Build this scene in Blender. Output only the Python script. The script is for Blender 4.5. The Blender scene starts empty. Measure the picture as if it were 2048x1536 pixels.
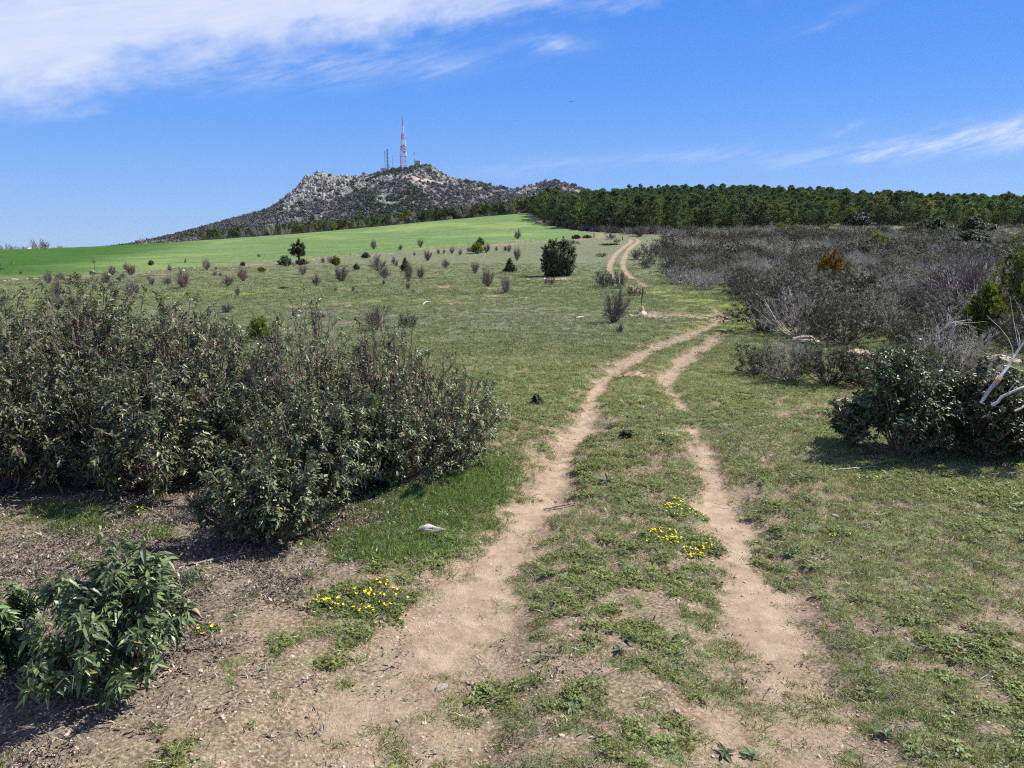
import bpy, math, random
import numpy as np
from mathutils import Vector, Matrix, Euler

# ------------------------------------------------------------------ camera, world, sun, exposure
SC = bpy.context.scene
COL = SC.collection
R = math.radians
H = 1.75                      # eye height above the track
F = 1577.0                    # focal length in pixels of the 2048 px wide photograph
PITCH = math.atan(265 / F)

cam = bpy.data.cameras.new('camera')
cam.sensor_width = 36; cam.lens = F / 2048 * 36
cam.clip_start = 0.05; cam.clip_end = 30000
co = bpy.data.objects.new('camera', cam); COL.objects.link(co)
co.location = (0, 0, H); co.rotation_euler = (math.pi / 2 - PITCH, 0, 0)
SC.camera = co

SUN_EL, SUN_AZ = R(49), R(71)           # azimuth measured from +Y (view direction) towards +X
sd = Vector((math.sin(SUN_AZ) * math.cos(SUN_EL), math.cos(SUN_AZ) * math.cos(SUN_EL), math.sin(SUN_EL)))
sun = bpy.data.lights.new('sun', 'SUN'); sun.energy = 5.0; sun.angle = R(0.53); sun.color = (1, .955, .88)
so = bpy.data.objects.new('sun', sun); COL.objects.link(so)
so.rotation_euler = sd.to_track_quat('Z', 'Y').to_euler()

SC.view_settings.view_transform = 'Standard'; SC.view_settings.look = 'None'
SC.view_settings.exposure = 0.62; SC.view_settings.gamma = 1
SC.render.engine = 'CYCLES'
SC.cycles.max_bounces = 6; SC.cycles.diffuse_bounces = 3; SC.cycles.glossy_bounces = 2
SC.cycles.transmission_bounces = 3; SC.cycles.transparent_max_bounces = 4
SC.cycles.use_denoising = False; SC.cycles.denoising_prefilter = "ACCURATE"; SC.cycles.denoising_input_passes = "RGB_ALBEDO_NORMAL"
SC.cycles.caustics_reflective = False; SC.cycles.caustics_refractive = False
SC.cycles.sample_clamp_indirect = 3; SC.cycles.pixel_filter_type = "BLACKMAN_HARRIS"; SC.cycles.filter_width = 1.15

cp, sp = math.cos(PITCH), math.sin(PITCH)
def pdir(u, v):
    x = (np.asarray(u, float) - 1024) / F; y = -(np.asarray(v, float) - 768) / F
    return np.stack([x, cp + y * sp, -sp + y * cp], -1)

def N(nt, typ, **kw):
    n = nt.nodes.new(typ)
    for k, v in kw.items():
        if k.startswith('i_'): n.inputs[k[2:]].default_value = v
        else: setattr(n, k, v)
    return n

def math_node(nt, op, a, b=None, c=None, clamp=False):
    n = nt.nodes.new('ShaderNodeMath'); n.operation = op; n.use_clamp = clamp
    for i, s in enumerate((a, b, c)):
        if s is None: continue
        if isinstance(s, (int, float)): n.inputs[i].default_value = s
        else: nt.links.new(s, n.inputs[i])
    return n.outputs[0]

def smooth(nt, x, lo, hi):
    n = nt.nodes.new('ShaderNodeMapRange'); n.interpolation_type = 'SMOOTHSTEP'
    nt.links.new(x, n.inputs[0]); n.inputs[1].default_value = lo; n.inputs[2].default_value = hi
    return n.outputs[0]

world = bpy.data.worlds.new('World'); SC.world = world; world.use_nodes = True
def build_world():
    nt = world.node_tree; nt.nodes.clear(); L = nt.links.new
    out = N(nt, 'ShaderNodeOutputWorld')
    sky = N(nt, 'ShaderNodeTexSky'); sky.sky_type = 'NISHITA'; sky.sun_disc = False
    sky.sun_elevation = SUN_EL; sky.sun_rotation = SUN_AZ
    sky.altitude = 1100; sky.air_density = 1.0; sky.dust_density = 0.35; sky.ozone_density = 3.0
    hs = N(nt, 'ShaderNodeHueSaturation'); hs.inputs['Hue'].default_value = .502; hs.inputs['Saturation'].default_value = 1.3; hs.inputs['Value'].default_value = 1.0
    L(sky.outputs[0], hs.inputs['Color'])
    # cirrus, laid out by compass direction and elevation
    tc = N(nt, 'ShaderNodeTexCoord'); sx = N(nt, 'ShaderNodeSeparateXYZ'); L(tc.outputs['Generated'], sx.inputs[0])
    az = math_node(nt, 'ARCTAN2', sx.outputs[0], sx.outputs[1])
    el = math_node(nt, 'ARCSINE', sx.outputs[2])
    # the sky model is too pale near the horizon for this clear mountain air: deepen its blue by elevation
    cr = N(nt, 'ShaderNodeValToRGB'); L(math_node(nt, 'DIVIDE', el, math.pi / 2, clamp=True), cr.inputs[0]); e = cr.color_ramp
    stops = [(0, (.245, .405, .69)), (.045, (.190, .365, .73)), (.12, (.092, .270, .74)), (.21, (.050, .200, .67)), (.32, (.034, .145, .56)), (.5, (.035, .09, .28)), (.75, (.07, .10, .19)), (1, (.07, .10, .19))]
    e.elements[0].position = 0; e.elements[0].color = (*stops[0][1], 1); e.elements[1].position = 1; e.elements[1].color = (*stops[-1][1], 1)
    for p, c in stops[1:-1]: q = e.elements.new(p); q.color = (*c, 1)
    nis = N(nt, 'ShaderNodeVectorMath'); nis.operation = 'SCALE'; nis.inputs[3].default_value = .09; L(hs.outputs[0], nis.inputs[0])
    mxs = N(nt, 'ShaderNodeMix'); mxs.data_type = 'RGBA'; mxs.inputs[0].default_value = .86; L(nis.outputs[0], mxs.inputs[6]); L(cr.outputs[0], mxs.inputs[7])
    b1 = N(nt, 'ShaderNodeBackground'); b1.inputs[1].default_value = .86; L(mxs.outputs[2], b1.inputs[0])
    fc = N(nt, 'ShaderNodeFloatCurve')
    pts = [(-300, 268), (0, 232), (90, 215), (250, 180), (480, 150), (620, 112), (800, 75), (980, 45), (1150, 18), (1400, 0), (1800, -30), (2300, -60)]
    cpt = []
    for u, v in pts:
        d = pdir(u, v); d = d / np.linalg.norm(d)
        cpt.append(((math.atan2(d[0], d[1]) + 1) / 2, math.asin(d[2]) / 0.8))
    c = fc.mapping.curves[0]
    c.points[0].location = (0, cpt[0][1] * .9); c.points[1].location = (1, cpt[-1][1])
    for p in cpt: c.points.new(*p)
    fc.mapping.update()
    azn = math_node(nt, 'MULTIPLY_ADD', az, .5, .5); L(azn, fc.inputs['Value'])
    edge = math_node(nt, 'MULTIPLY', fc.outputs[0], .8)
    cmb = N(nt, 'ShaderNodeCombineXYZ'); L(az, cmb.inputs[0]); L(el, cmb.inputs[1])
    def nz(sx_, sy_, rot, detail, rough, off=0, dist=0.):
        m = N(nt, 'ShaderNodeMapping'); m.inputs['Rotation'].default_value = (0, 0, rot)
        m.inputs['Scale'].default_value = (sx_, sy_, 1); m.inputs['Location'].default_value = (off, off * .7, 0)
        m.vector_type = 'TEXTURE' if False else 'POINT'
        m0 = N(nt, 'ShaderNodeMapping'); m0.inputs['Rotation'].default_value = (0, 0, rot); L(cmb.outputs[0], m0.inputs[0])
        m.inputs['Rotation'].default_value = (0, 0, 0); L(m0.outputs[0], m.inputs[0])
        n = N(nt, 'ShaderNodeTexNoise'); n.inputs['Scale'].default_value = 1; n.inputs['Detail'].default_value = detail
        n.inputs['Roughness'].default_value = rough; n.inputs['Distortion'].default_value = dist
        L(m.outputs[0], n.inputs['Vector']); return n.outputs[0]
    n1 = nz(5, 14, R(-13), 9, .62, 3.1, .5)
    n2 = nz(12, 70, R(-15), 8, .7, 7.7, .3)
    n3 = nz(22, 30, R(-5), 10, .65, 1.3, .2)
    d = math_node(nt, 'SUBTRACT', el, edge)
    d = math_node(nt, 'ADD', d, math_node(nt, 'MULTIPLY_ADD', n1, .12, -.06))
    d = math_node(nt, 'ADD', d, math_node(nt, 'MULTIPLY_ADD', n3, .05, -.025))
    m1 = smooth(nt, d, -.012, .05)
    # thinning above the dense lower lip and towards the east
    t = smooth(nt, d, .075, .20)
    thin = math_node(nt, 'MULTIPLY_ADD', t, -.55, 1.0)
    gap = smooth(nt, n1, .34, .60)
    gap = math_node(nt, 'MULTIPLY_ADD', math_node(nt, 'SUBTRACT', 1, gap), math_node(nt, 'MULTIPLY', t, -1.0), 1.0)
    east = math_node(nt, 'MULTIPLY_ADD', smooth(nt, az, -.15, .45), -.72, 1.0)
    fil = math_node(nt, 'MULTIPLY_ADD', n2, .5, .62)
    m = m1
    for q in (thin, gap, east, fil): m = math_node(nt, 'MULTIPLY', m, q, clamp=False)
    m = math_node(nt, 'MULTIPLY', m, 1.05, clamp=True)
    # separate wisps
    def wisp(u, v, wu, wv, tilt, amp):
        d0 = pdir(u, v); d0 = d0 / np.linalg.norm(d0)
        a0, e0 = math.atan2(d0[0], d0[1]), math.asin(d0[2])
        da = math_node(nt, 'SUBTRACT', az, a0); de = math_node(nt, 'SUBTRACT', el, e0)
        de = math_node(nt, 'ADD', de, math_node(nt, 'MULTIPLY', da, -tilt))
        de = math_node(nt, 'ADD', de, math_node(nt, 'MULTIPLY_ADD', n3, .03, -.015))
        q = math_node(nt, 'ADD', math_node(nt, 'POWER', math_node(nt, 'DIVIDE', da, wu), 2), math_node(nt, 'POWER', math_node(nt, 'ABSOLUTE', math_node(nt, 'DIVIDE', de, wv)), 2))
        g = math_node(nt, 'EXPONENT', math_node(nt, 'MULTIPLY', q, -1))
        g = math_node(nt, 'MULTIPLY', g, math_node(nt, 'MULTIPLY', smooth(nt, n2, .3, .7), amp))
        return g
    for w in ((1110, 88, .034, .009, -.05, .55), (2060, 262, .13, .015, .10, .85), (1780, 298, .11, .009, .06, .6), (1400, 312, .09, .009, .05, .3),
              (1080, 335, .09, .010, .1, .25), (890, 132, .03, .006, .2, .3), (600, 140, .2, .02, .1, .45), (1690, 258, .02, .004, .1, .35), (1650, 40, .04, .006, .3, .25)):
        m = math_node(nt, 'ADD', m, wisp(*w), clamp=True)
    b2 = N(nt, 'ShaderNodeBackground'); b2.inputs[0].default_value = (.56, .62, .78, 1); b2.inputs[1].default_value = .82
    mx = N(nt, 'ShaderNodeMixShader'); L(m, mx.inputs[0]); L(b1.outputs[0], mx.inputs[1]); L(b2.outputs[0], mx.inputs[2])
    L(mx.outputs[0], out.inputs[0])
build_world()

# ------------------------------------------------------------------ noise
def _hash(ix, iy, seed):
    h = (ix.astype(np.int64) * 374761393 + iy.astype(np.int64) * 668265263 + seed * 1442695041) & 0xffffffff
    h = ((h ^ (h >> 13)) * 1274126177) & 0xffffffff
    return ((h ^ (h >> 16)) & 0xffff) / 65535.0
def vnoise(x, y, seed=0):
    ix = np.floor(x); iy = np.floor(y); fx = x - ix; fy = y - iy
    fx = fx * fx * fx * (fx * (fx * 6 - 15) + 10); fy = fy * fy * fy * (fy * (fy * 6 - 15) + 10)
    a = _hash(ix, iy, seed); b = _hash(ix + 1, iy, seed); c = _hash(ix, iy + 1, seed); d = _hash(ix + 1, iy + 1, seed)
    return (a * (1 - fx) + b * fx) * (1 - fy) + (c * (1 - fx) + d * fx) * fy
def fbm(x, y, scale, octs=4, seed=0, gain=.5):
    s = 0; a = 1; t = 0; f = 1 / scale
    for i in range(octs):
        s = s + a * vnoise(x * f + 17.3 * i, y * f - 9.1 * i, seed + i); t += a; a *= gain; f *= 2.03
    return s / t
def sst(x, lo, hi):
    t = np.clip((x - lo) / (hi - lo), 0, 1); return t * t * (3 - 2 * t)

# ------------------------------------------------------------------ terrain heights
def ctrl(u, v, Y):
    d = pdir(u, v); t = Y / d[1]; return (t * d[0], Y, H + t * d[2])
_c = [(-500, 575, 45), (0, 557, 51), (300, 540, 66), (600, 520, 85), (1000, 481, 115), (1000, 552, 54), (600, 556, 54), (300, 574, 40),
      (-400, 508, 240), (0, 501, 235), (300, 490, 232), (500, 476, 230), (700, 460, 230), (900, 441, 230), (1060, 430, 230),
      (0, 503.5, 285), (300, 494, 285), (700, 467, 285), (1000, 437, 285), (-500, 511, 285),
      (0, 520, 120), (400, 503, 130), (700, 482, 150), (1000, 455, 170),
      (1235, 520, 80), (1262, 479, 118), (1165, 463, 155), (1080, 438, 205), (1240, 545, 60), (1300, 470, 135),
      (1500, 462, 150), (2040, 462, 150), (2500, 470, 150), (1500, 525, 75), (1900, 525, 75), (2400, 530, 70),
      (1300, 428, 205), (1600, 428, 205), (2000, 432, 205), (2500, 440, 205),
      (1200, 412, 262), (1450, 401, 262), (1700, 413, 262), (2040, 430, 262), (2500, 442, 262), (1500, 412, 300), (2000, 438, 300), (1200, 422, 300)]
CP = [ctrl(*c) for c in _c]
for X in (-45, -22, 0, 22, 45):
    for Y in (-30, -8, 8, 22, 38):
        CP.append((X, Y, 0.0))
CP = np.array(CP); S = 60.0
def _tps_fit():
    P = CP[:, :2] / S; n = len(P)
    r2 = ((P[:, None] - P[None]) ** 2).sum(-1); K = np.where(r2 > 0, r2 * np.log(r2 + 1e-12), 0) * .5
    A = np.zeros((n + 3, n + 3)); A[:n, :n] = K + np.eye(n) * 2e-3; A[:n, n] = 1; A[:n, n + 1:] = P; A[n, :n] = 1; A[n + 1:, :n] = P.T
    return np.linalg.solve(A, np.r_[CP[:, 2], 0, 0, 0])
TW = _tps_fit()
def base_h(X, Y):
    X = np.asarray(X, float); Y = np.asarray(Y, float); sh = X.shape; X = X.ravel(); Y = Y.ravel()
    Xc = np.clip(X, -260, 260); Yc = np.clip(Y, -45, 330)
    out = np.empty(len(X)); P = CP[:, :2] / S; n = len(P)
    for i in range(0, len(X), 60000):
        q = np.stack([Xc[i:i + 60000], Yc[i:i + 60000]], -1) / S
        r2 = ((q[:, None] - P[None]) ** 2).sum(-1)
        out[i:i + 60000] = (.5 * r2 * np.log(r2 + 1e-12)) @ TW[:n] + TW[n] + q @ TW[n + 1:]
    r = np.hypot(X, Y)
    far = sst(np.maximum(r, Y), 300, 520)
    side = sst(-Y, 30, 90)
    out = out * (1 - far) * (1 - side) + far * -14.0
    return out.reshape(sh)

def at(u, v, tmax=420.):
    """the point of the terrain that lies along the photograph's ray (u, v)"""
    d = pdir(u, v); t = np.concatenate([np.linspace(1.5, 40, 500), np.linspace(40.2, tmax, 1600)])
    P = t[:, None] * d[None]; h = base_h(P[:, 0], P[:, 1]); g = (H + P[:, 2]) - h
    k = np.where(g < 0)[0]
    if len(k) == 0: k = np.argmin(np.abs(g)); return Vector((P[k, 0], P[k, 1], h[k]))
    k = k[0]; a = g[k - 1] / (g[k - 1] - g[k]); q = P[k - 1] * (1 - a) + P[k] * a
    return Vector((q[0], q[1], float(base_h(q[:1], q[1:2])[0])))

def seg_dist(X, Y, pts, ws):
    """distance to a polyline minus its local half width"""
    best = np.full(X.shape, 1e9)
    for (a, b, wa, wb) in zip(pts[:-1], pts[1:], ws[:-1], ws[1:]):
        dx, dy = b[0] - a[0], b[1] - a[1]; L2 = dx * dx + dy * dy + 1e-9
        t = np.clip(((X - a[0]) * dx + (Y - a[1]) * dy) / L2, 0, 1)
        d = np.hypot(X - a[0] - t * dx, Y - a[1] - t * dy) - (wa + (wb - wa) * t)
        best = np.minimum(best, d)
    return best
def poly_sd(X, Y, poly):
    """signed distance, negative inside"""
    ins = np.zeros(X.shape, bool); best = np.full(X.shape, 1e9); n = len(poly)
    for i in range(n):
        a, b = poly[i], poly[(i + 1) % n]; dx, dy = b[0] - a[0], b[1] - a[1]
        t = np.clip(((X - a[0]) * dx + (Y - a[1]) * dy) / (dx * dx + dy * dy + 1e-9), 0, 1)
        best = np.minimum(best, np.hypot(X - a[0] - t * dx, Y - a[1] - t * dy))
        c = (a[1] > Y) != (b[1] > Y)
        ins ^= c & (X < dx * (Y - a[1]) / (dy if abs(dy) > 1e-9 else 1e-9) + a[0])
    return np.where(ins, -best, best)

def path_pts(px):
    ps = [at(u, v) for u, v, w in px]; return [(p.x, p.y) for p in ps], [w for *_, w in px]
def smooth_path(px):
    pts, ws = path_pts(px); P = np.array(pts); W = np.array(ws); out = []; ow = []
    n = len(P)
    for i in range(n - 1):
        p0, p1, p2, p3 = P[max(i - 1, 0)], P[i], P[i + 1], P[min(i + 2, n - 1)]
        for t in (0, .25, .5, .75):
            out.append(.5 * (2 * p1 + (p2 - p0) * t + (2 * p0 - 5 * p1 + 4 * p2 - p3) * t * t + (3 * p1 - p0 - 3 * p2 + p3) * t ** 3)); ow.append(W[i] * (1 - t) + W[i + 1] * t)
    out.append(P[-1]); ow.append(W[-1]); return out, ow
TRACKS = [smooth_path(p) for p in (
    [(700, 1620, .42), (760, 1480, .42), (850, 1340, .34), (940, 1200, .26), (1010, 1090, .22), (1070, 1000, .19), (1125, 910, .14), (1165, 840, .13), (1185, 790, .16), (1225, 742, .20),
     (1285, 706, .24), (1345, 682, .24), (1395, 663, .22), (1435, 645, .22), (1443, 632, .22), (1428, 618, .12)],
    [(1610, 1620, .30), (1580, 1480, .29), (1545, 1300, .26), (1505, 1170, .21), (1465, 1070, .18), (1435, 980, .16), (1412, 905, .15), (1388, 850, .13)],
    [(1385, 822, .08), (1345, 785, .13), (1335, 755, .18), (1365, 722, .20), (1400, 696, .22), (1435, 676, .22), (1462, 667, .2)],
    [(1443, 634, .16), (1424, 616, .13), (1372, 602, .12), (1325, 591, .18), (1296, 585, .26), (1262, 572, .26), (1236, 560, .27), (1221, 545, .3), (1221, 527, .32), (1234, 507, .33), (1252, 492, .33), (1263, 481, .36), (1257, 477, .22), (1240, 473, .10)],
    [(1296, 573, .20), (1268, 557, .26), (1249, 540, .30), (1246, 525, .32), (1255, 505, .33), (1268, 490, .33), (1277, 481, .36), (1271, 476.5, .22), (1250, 472.5, .12), (1205, 468, .10)],
    [(1225, 470, .10), (1185, 465.5, .16), (1150, 460.5, .3), (1118, 454, .5), (1092, 447, .55), (1075, 440.5, .6), (1074, 436, .6), (1088, 431.5, .5)],
    [(1190, 463.5, .05), (1155, 458.5, .25), (1122, 451, .5), (1098, 444, .5), (1084, 438.5, .5), (1090, 434, .5), (1105, 432, .5)])]
LANE = smooth_path([(1310, 580, .8), (1360, 594, 1.0), (1420, 604, 1.2), (1475, 618, 1.2), (1470, 640, 1.0), (1440, 655, .8)])
_fp = [(-600, 600), (-300, 578), (0, 558), (150, 551), (300, 542), (414, 533), (520, 526), (640, 515), (750, 506.5), (850, 499), (1000, 487), (1100, 479), (1178, 472), (1168, 466), (1145, 463), (1110, 456), (1075, 448.5), (1057, 441)]
FIELD = [tuple(at(u, v))[:2] for u, v in _fp] + [(4.5, 243), (-40, 246), (-100, 248), (-180, 246), (-230, 235), (-230, 60)]

BARE = [(1360, 629, 1.3, .55), (1400, 634, 1.0, .5), (1320, 625, 1.0, .35), (975, 592, 1.0, .6), (1000, 578, .9, .5), (890, 577, .7, .6), (690, 612, .9, .8), (610, 614, .5, .5), (920, 575, 1.3, .9), (950, 606, 1.0, .5), (1010, 594, .8, .5), (1480, 633, .5, .4), (1230, 683, .5, .2), (1290, 690, .5, .2), (1110, 559, 1.6, 1.2), (1180, 640, .6, .3), (1130, 636, .5, .3), (1265, 750, .25, .3), (1660, 678, .6, .4),
        (1265, 752, .1, .1)]
BARE = [(at(u, v), rx, ry) for u, v, rx, ry in BARE]
YELLOW = [(at(u, v), rx, ry) for u, v, rx, ry in ((880, 603, 2.4, .8), (800, 608, 1.6, .5), (400, 590, 6, 2), (1430, 615, 4, 1.5), (1180, 470, 6, 2), (1720, 665, 3, 1.5), (1850, 610, 2.5, 2), (120, 600, 4, 2))]
LITTER = [(-3.9, 6.6, 1.5), (-2.8, 6.4, 1.4), (-3.1, 5.4, 1.4), (-1.9, 5.4, 1.4), (-1.5, 4.4, .95), (-1.8, 3.1, .75), (-1.2, 4.7, .6), (-2.6, 4.4, 1.2), (-.9, 5.9, .8), (-3.2, 3.5, 1.1)]

def masks(X, Y):
    """growing cover, bare track, litter, field and colour fields of the ground at X, Y"""
    r = np.hypot(X, Y)
    wob = (fbm(X, Y, .35, 4, 11) - .5) * .30 + (fbm(X, Y, 1.3, 2, 12) - .5) * .16
    d = np.full(X.shape, 9.)
    for p, w in TRACKS: d = np.minimum(d, seg_dist(X, Y, p, w))
    k = np.clip(r / 30, 0, 1) * .6
    wf = (fbm(X, Y, .09, 3, 13) - .5) * .22 * (1 - sst(r, 8, 16))
    track = (1 - sst(d + wob * (1 - k) + wf, -.17, .05)) * (.38 + .62 * sst(r + (fbm(X, Y, .3, 3, 14) - .5) * 2.2, 2.9, 4.4))
    sd = poly_sd(X, Y, FIELD) + (fbm(X, Y, 2.0, 3, 5) - .5) * 1.2
    field = 1 - sst(sd, -.2, .2)
    bare = np.zeros(X.shape)
    for p, rx, ry in BARE:
        q = np.sqrt(((X - p.x) / rx) ** 2 + ((Y - p.y) / ry) ** 2)
        bare = np.maximum(bare, 1 - sst(q + (fbm(X, Y, rx * .5, 4, 21) - .5) * 1.5, .6, 1.1))
    # stony strip between meadow and field
    strip = np.exp(-((sd - 2.6) / 1.5) ** 2) * sst(fbm(X, Y, 1.6, 3, 31), .48, .62) * sst(Y, 42, 50)
    bare = np.maximum(bare, strip * .55)
    yel = np.zeros(X.shape)
    for p, rx, ry in YELLOW:
        q = ((X - p.x) / rx) ** 2 + ((Y - p.y) / ry) ** 2; yel = np.maximum(yel, np.exp(-q))
    yel = yel * sst(fbm(X, Y, .8, 4, 61), .3, .6)
    lane = 1 - sst(seg_dist(X, Y, LANE[0], LANE[1]) + (fbm(X, Y, .8, 3, 62) - .5) * 1.5, -.3, .6); yel = np.maximum(yel, lane * .75)
    lit = np.zeros(X.shape)
    for a, b, c in LITTER:
        q = np.hypot(X - a, Y - b) / c; lit = np.maximum(lit, 1 - sst(q + (fbm(X, Y, .4, 3, 41) - .5) * .7, .65, 1.1))
    lit = lit * (1 - track * .8)
    n = fbm(X, Y, .15, 4, 51, .72) ; n2 = fbm(X, Y, 1.1, 3, 52); n3 = fbm(X, Y, 5., 3, 53)
    base = .59 + .16 * sst(X, .9, 2.0) + .18 * sst(r, 5, 12) + .16 * sst(r, 12, 35)
    base = base - .15 * np.exp(-np.maximum(d, 0) / .12) * (1 - k * .7)
    base = base - .13 * (1 - sst(X, -1.5, .1)) * (1 - sst(r, 4, 6.0))
    veg = sst((n - .5) * 2.0 + (n2 - .5) * .6 + (n3 - .5) * .35 + base, .30, .78)
    veg = veg * (1 - track) * (1 - bare) * (1 - lit * .72)
    lush = np.exp(-(((X + .55) / .42) ** 2 + ((Y - 5.35) / .55) ** 2)) * (1 - track) + .8 * np.exp(-(((X + .62) / .5) ** 2 + ((Y - 4.6) / .22) ** 2)) * .5
    lush = lush + 1.0 * np.exp(-(((X + .25) / .25) ** 2 + ((Y - 5.9) / .6) ** 2)) * (1 - track)
    veg = np.maximum(veg, np.clip(lush * 1.3, 0, 1) * (1 - track))
    grey = np.exp(-((Y - 20.5) / 4.5) ** 2) * sst(-X, -6, -3.0) * .9 + .45 * sst(Y, 30, 90)
    grey = np.clip(grey * (.5 + fbm(X, Y, 3, 3, 71)), 0, 1) * (1 - yel) * sst(fbm(X, Y, 1.4, 3, 72), .25, .65)
    # two greens meeting on the field
    fp = np.clip(sst(-(X + 33 + (Y - 60) * .34 - (fbm(X, Y, 30, 3, 81) - .5) * 16), -6, 12), 0, 1)
    rut = 1 - sst(d, -.1, .22)
    return dict(veg=veg, track=track, litter=lit, field=field, bare=bare, yel=yel, grey=grey, dark=fp, rut=rut, lush=np.clip(lush, 0, 1), sd=sd, d=d)

def relief(X, Y, m):
    r = np.hypot(X, Y)
    h = (fbm(X, Y, .45, 4, 91) - .5) * .045 * (1 + sst(r, 8, 30) * 1.2) + (fbm(X, Y, 3.5, 3, 92) - .5) * .16 * sst(r, 4, 20) + (fbm(X, Y, 22, 3, 93) - .5) * 1.0 * sst(r, 60, 160) * (1 - sst(r, 200, 230))
    h = h + (fbm(X, Y, .09, 3, 94) - .5) * .016 * (1 - sst(r, 8, 14))
    h = h * (1 - .55 * m['track'] * (r < 40)) - .05 * m['rut'] * (1 - sst(r, 60, 90))
    h = h + m['field'] * (.16 + .05 * (fbm(X, Y, .7, 3, 95) - .5)) - .07 * m['bare'] * sst(r, 10, 20) * (r < 40)
    h = h + .03 * m['veg'] * sst(r, 3, 6)
    return h
def ground_h(X, Y):
    X = np.asarray(X, float); Y = np.asarray(Y, float); return base_h(X, Y) + relief(X, Y, masks(X, Y))
def gz(x, y): return float(ground_h(np.array([x]), np.array([y]))[0])

# ------------------------------------------------------------------ materials
def new_mat(name):
    m = bpy.data.materials.new(name); m.use_nodes = True; nt = m.node_tree; nt.nodes.clear(); return m, nt
def mixc(nt, f, a, b, blend='MIX'):
    n = nt.nodes.new('ShaderNodeMix'); n.data_type = 'RGBA'; n.blend_type = blend
    for i, s in ((0, f), (6, a), (7, b)):
        if isinstance(s, (int, float)): n.inputs[i].default_value = s
        elif isinstance(s, tuple): n.inputs[i].default_value = (*s, 1) if len(s) == 3 else s
        else: nt.links.new(s, n.inputs[i])
    return n.outputs[2]
def attr(nt, name):
    n = nt.nodes.new('ShaderNodeAttribute'); n.attribute_name = name; return n.outputs['Fac']
def noise(nt, scale, detail=4, rough=.6, vec=None, dim3=True):
    n = nt.nodes.new('ShaderNodeTexNoise'); n.inputs['Scale'].default_value = scale; n.inputs['Detail'].default_value = detail; n.inputs['Roughness'].default_value = rough
    if vec is not None: nt.links.new(vec, n.inputs['Vector'])
    return n.outputs[0]

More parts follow.
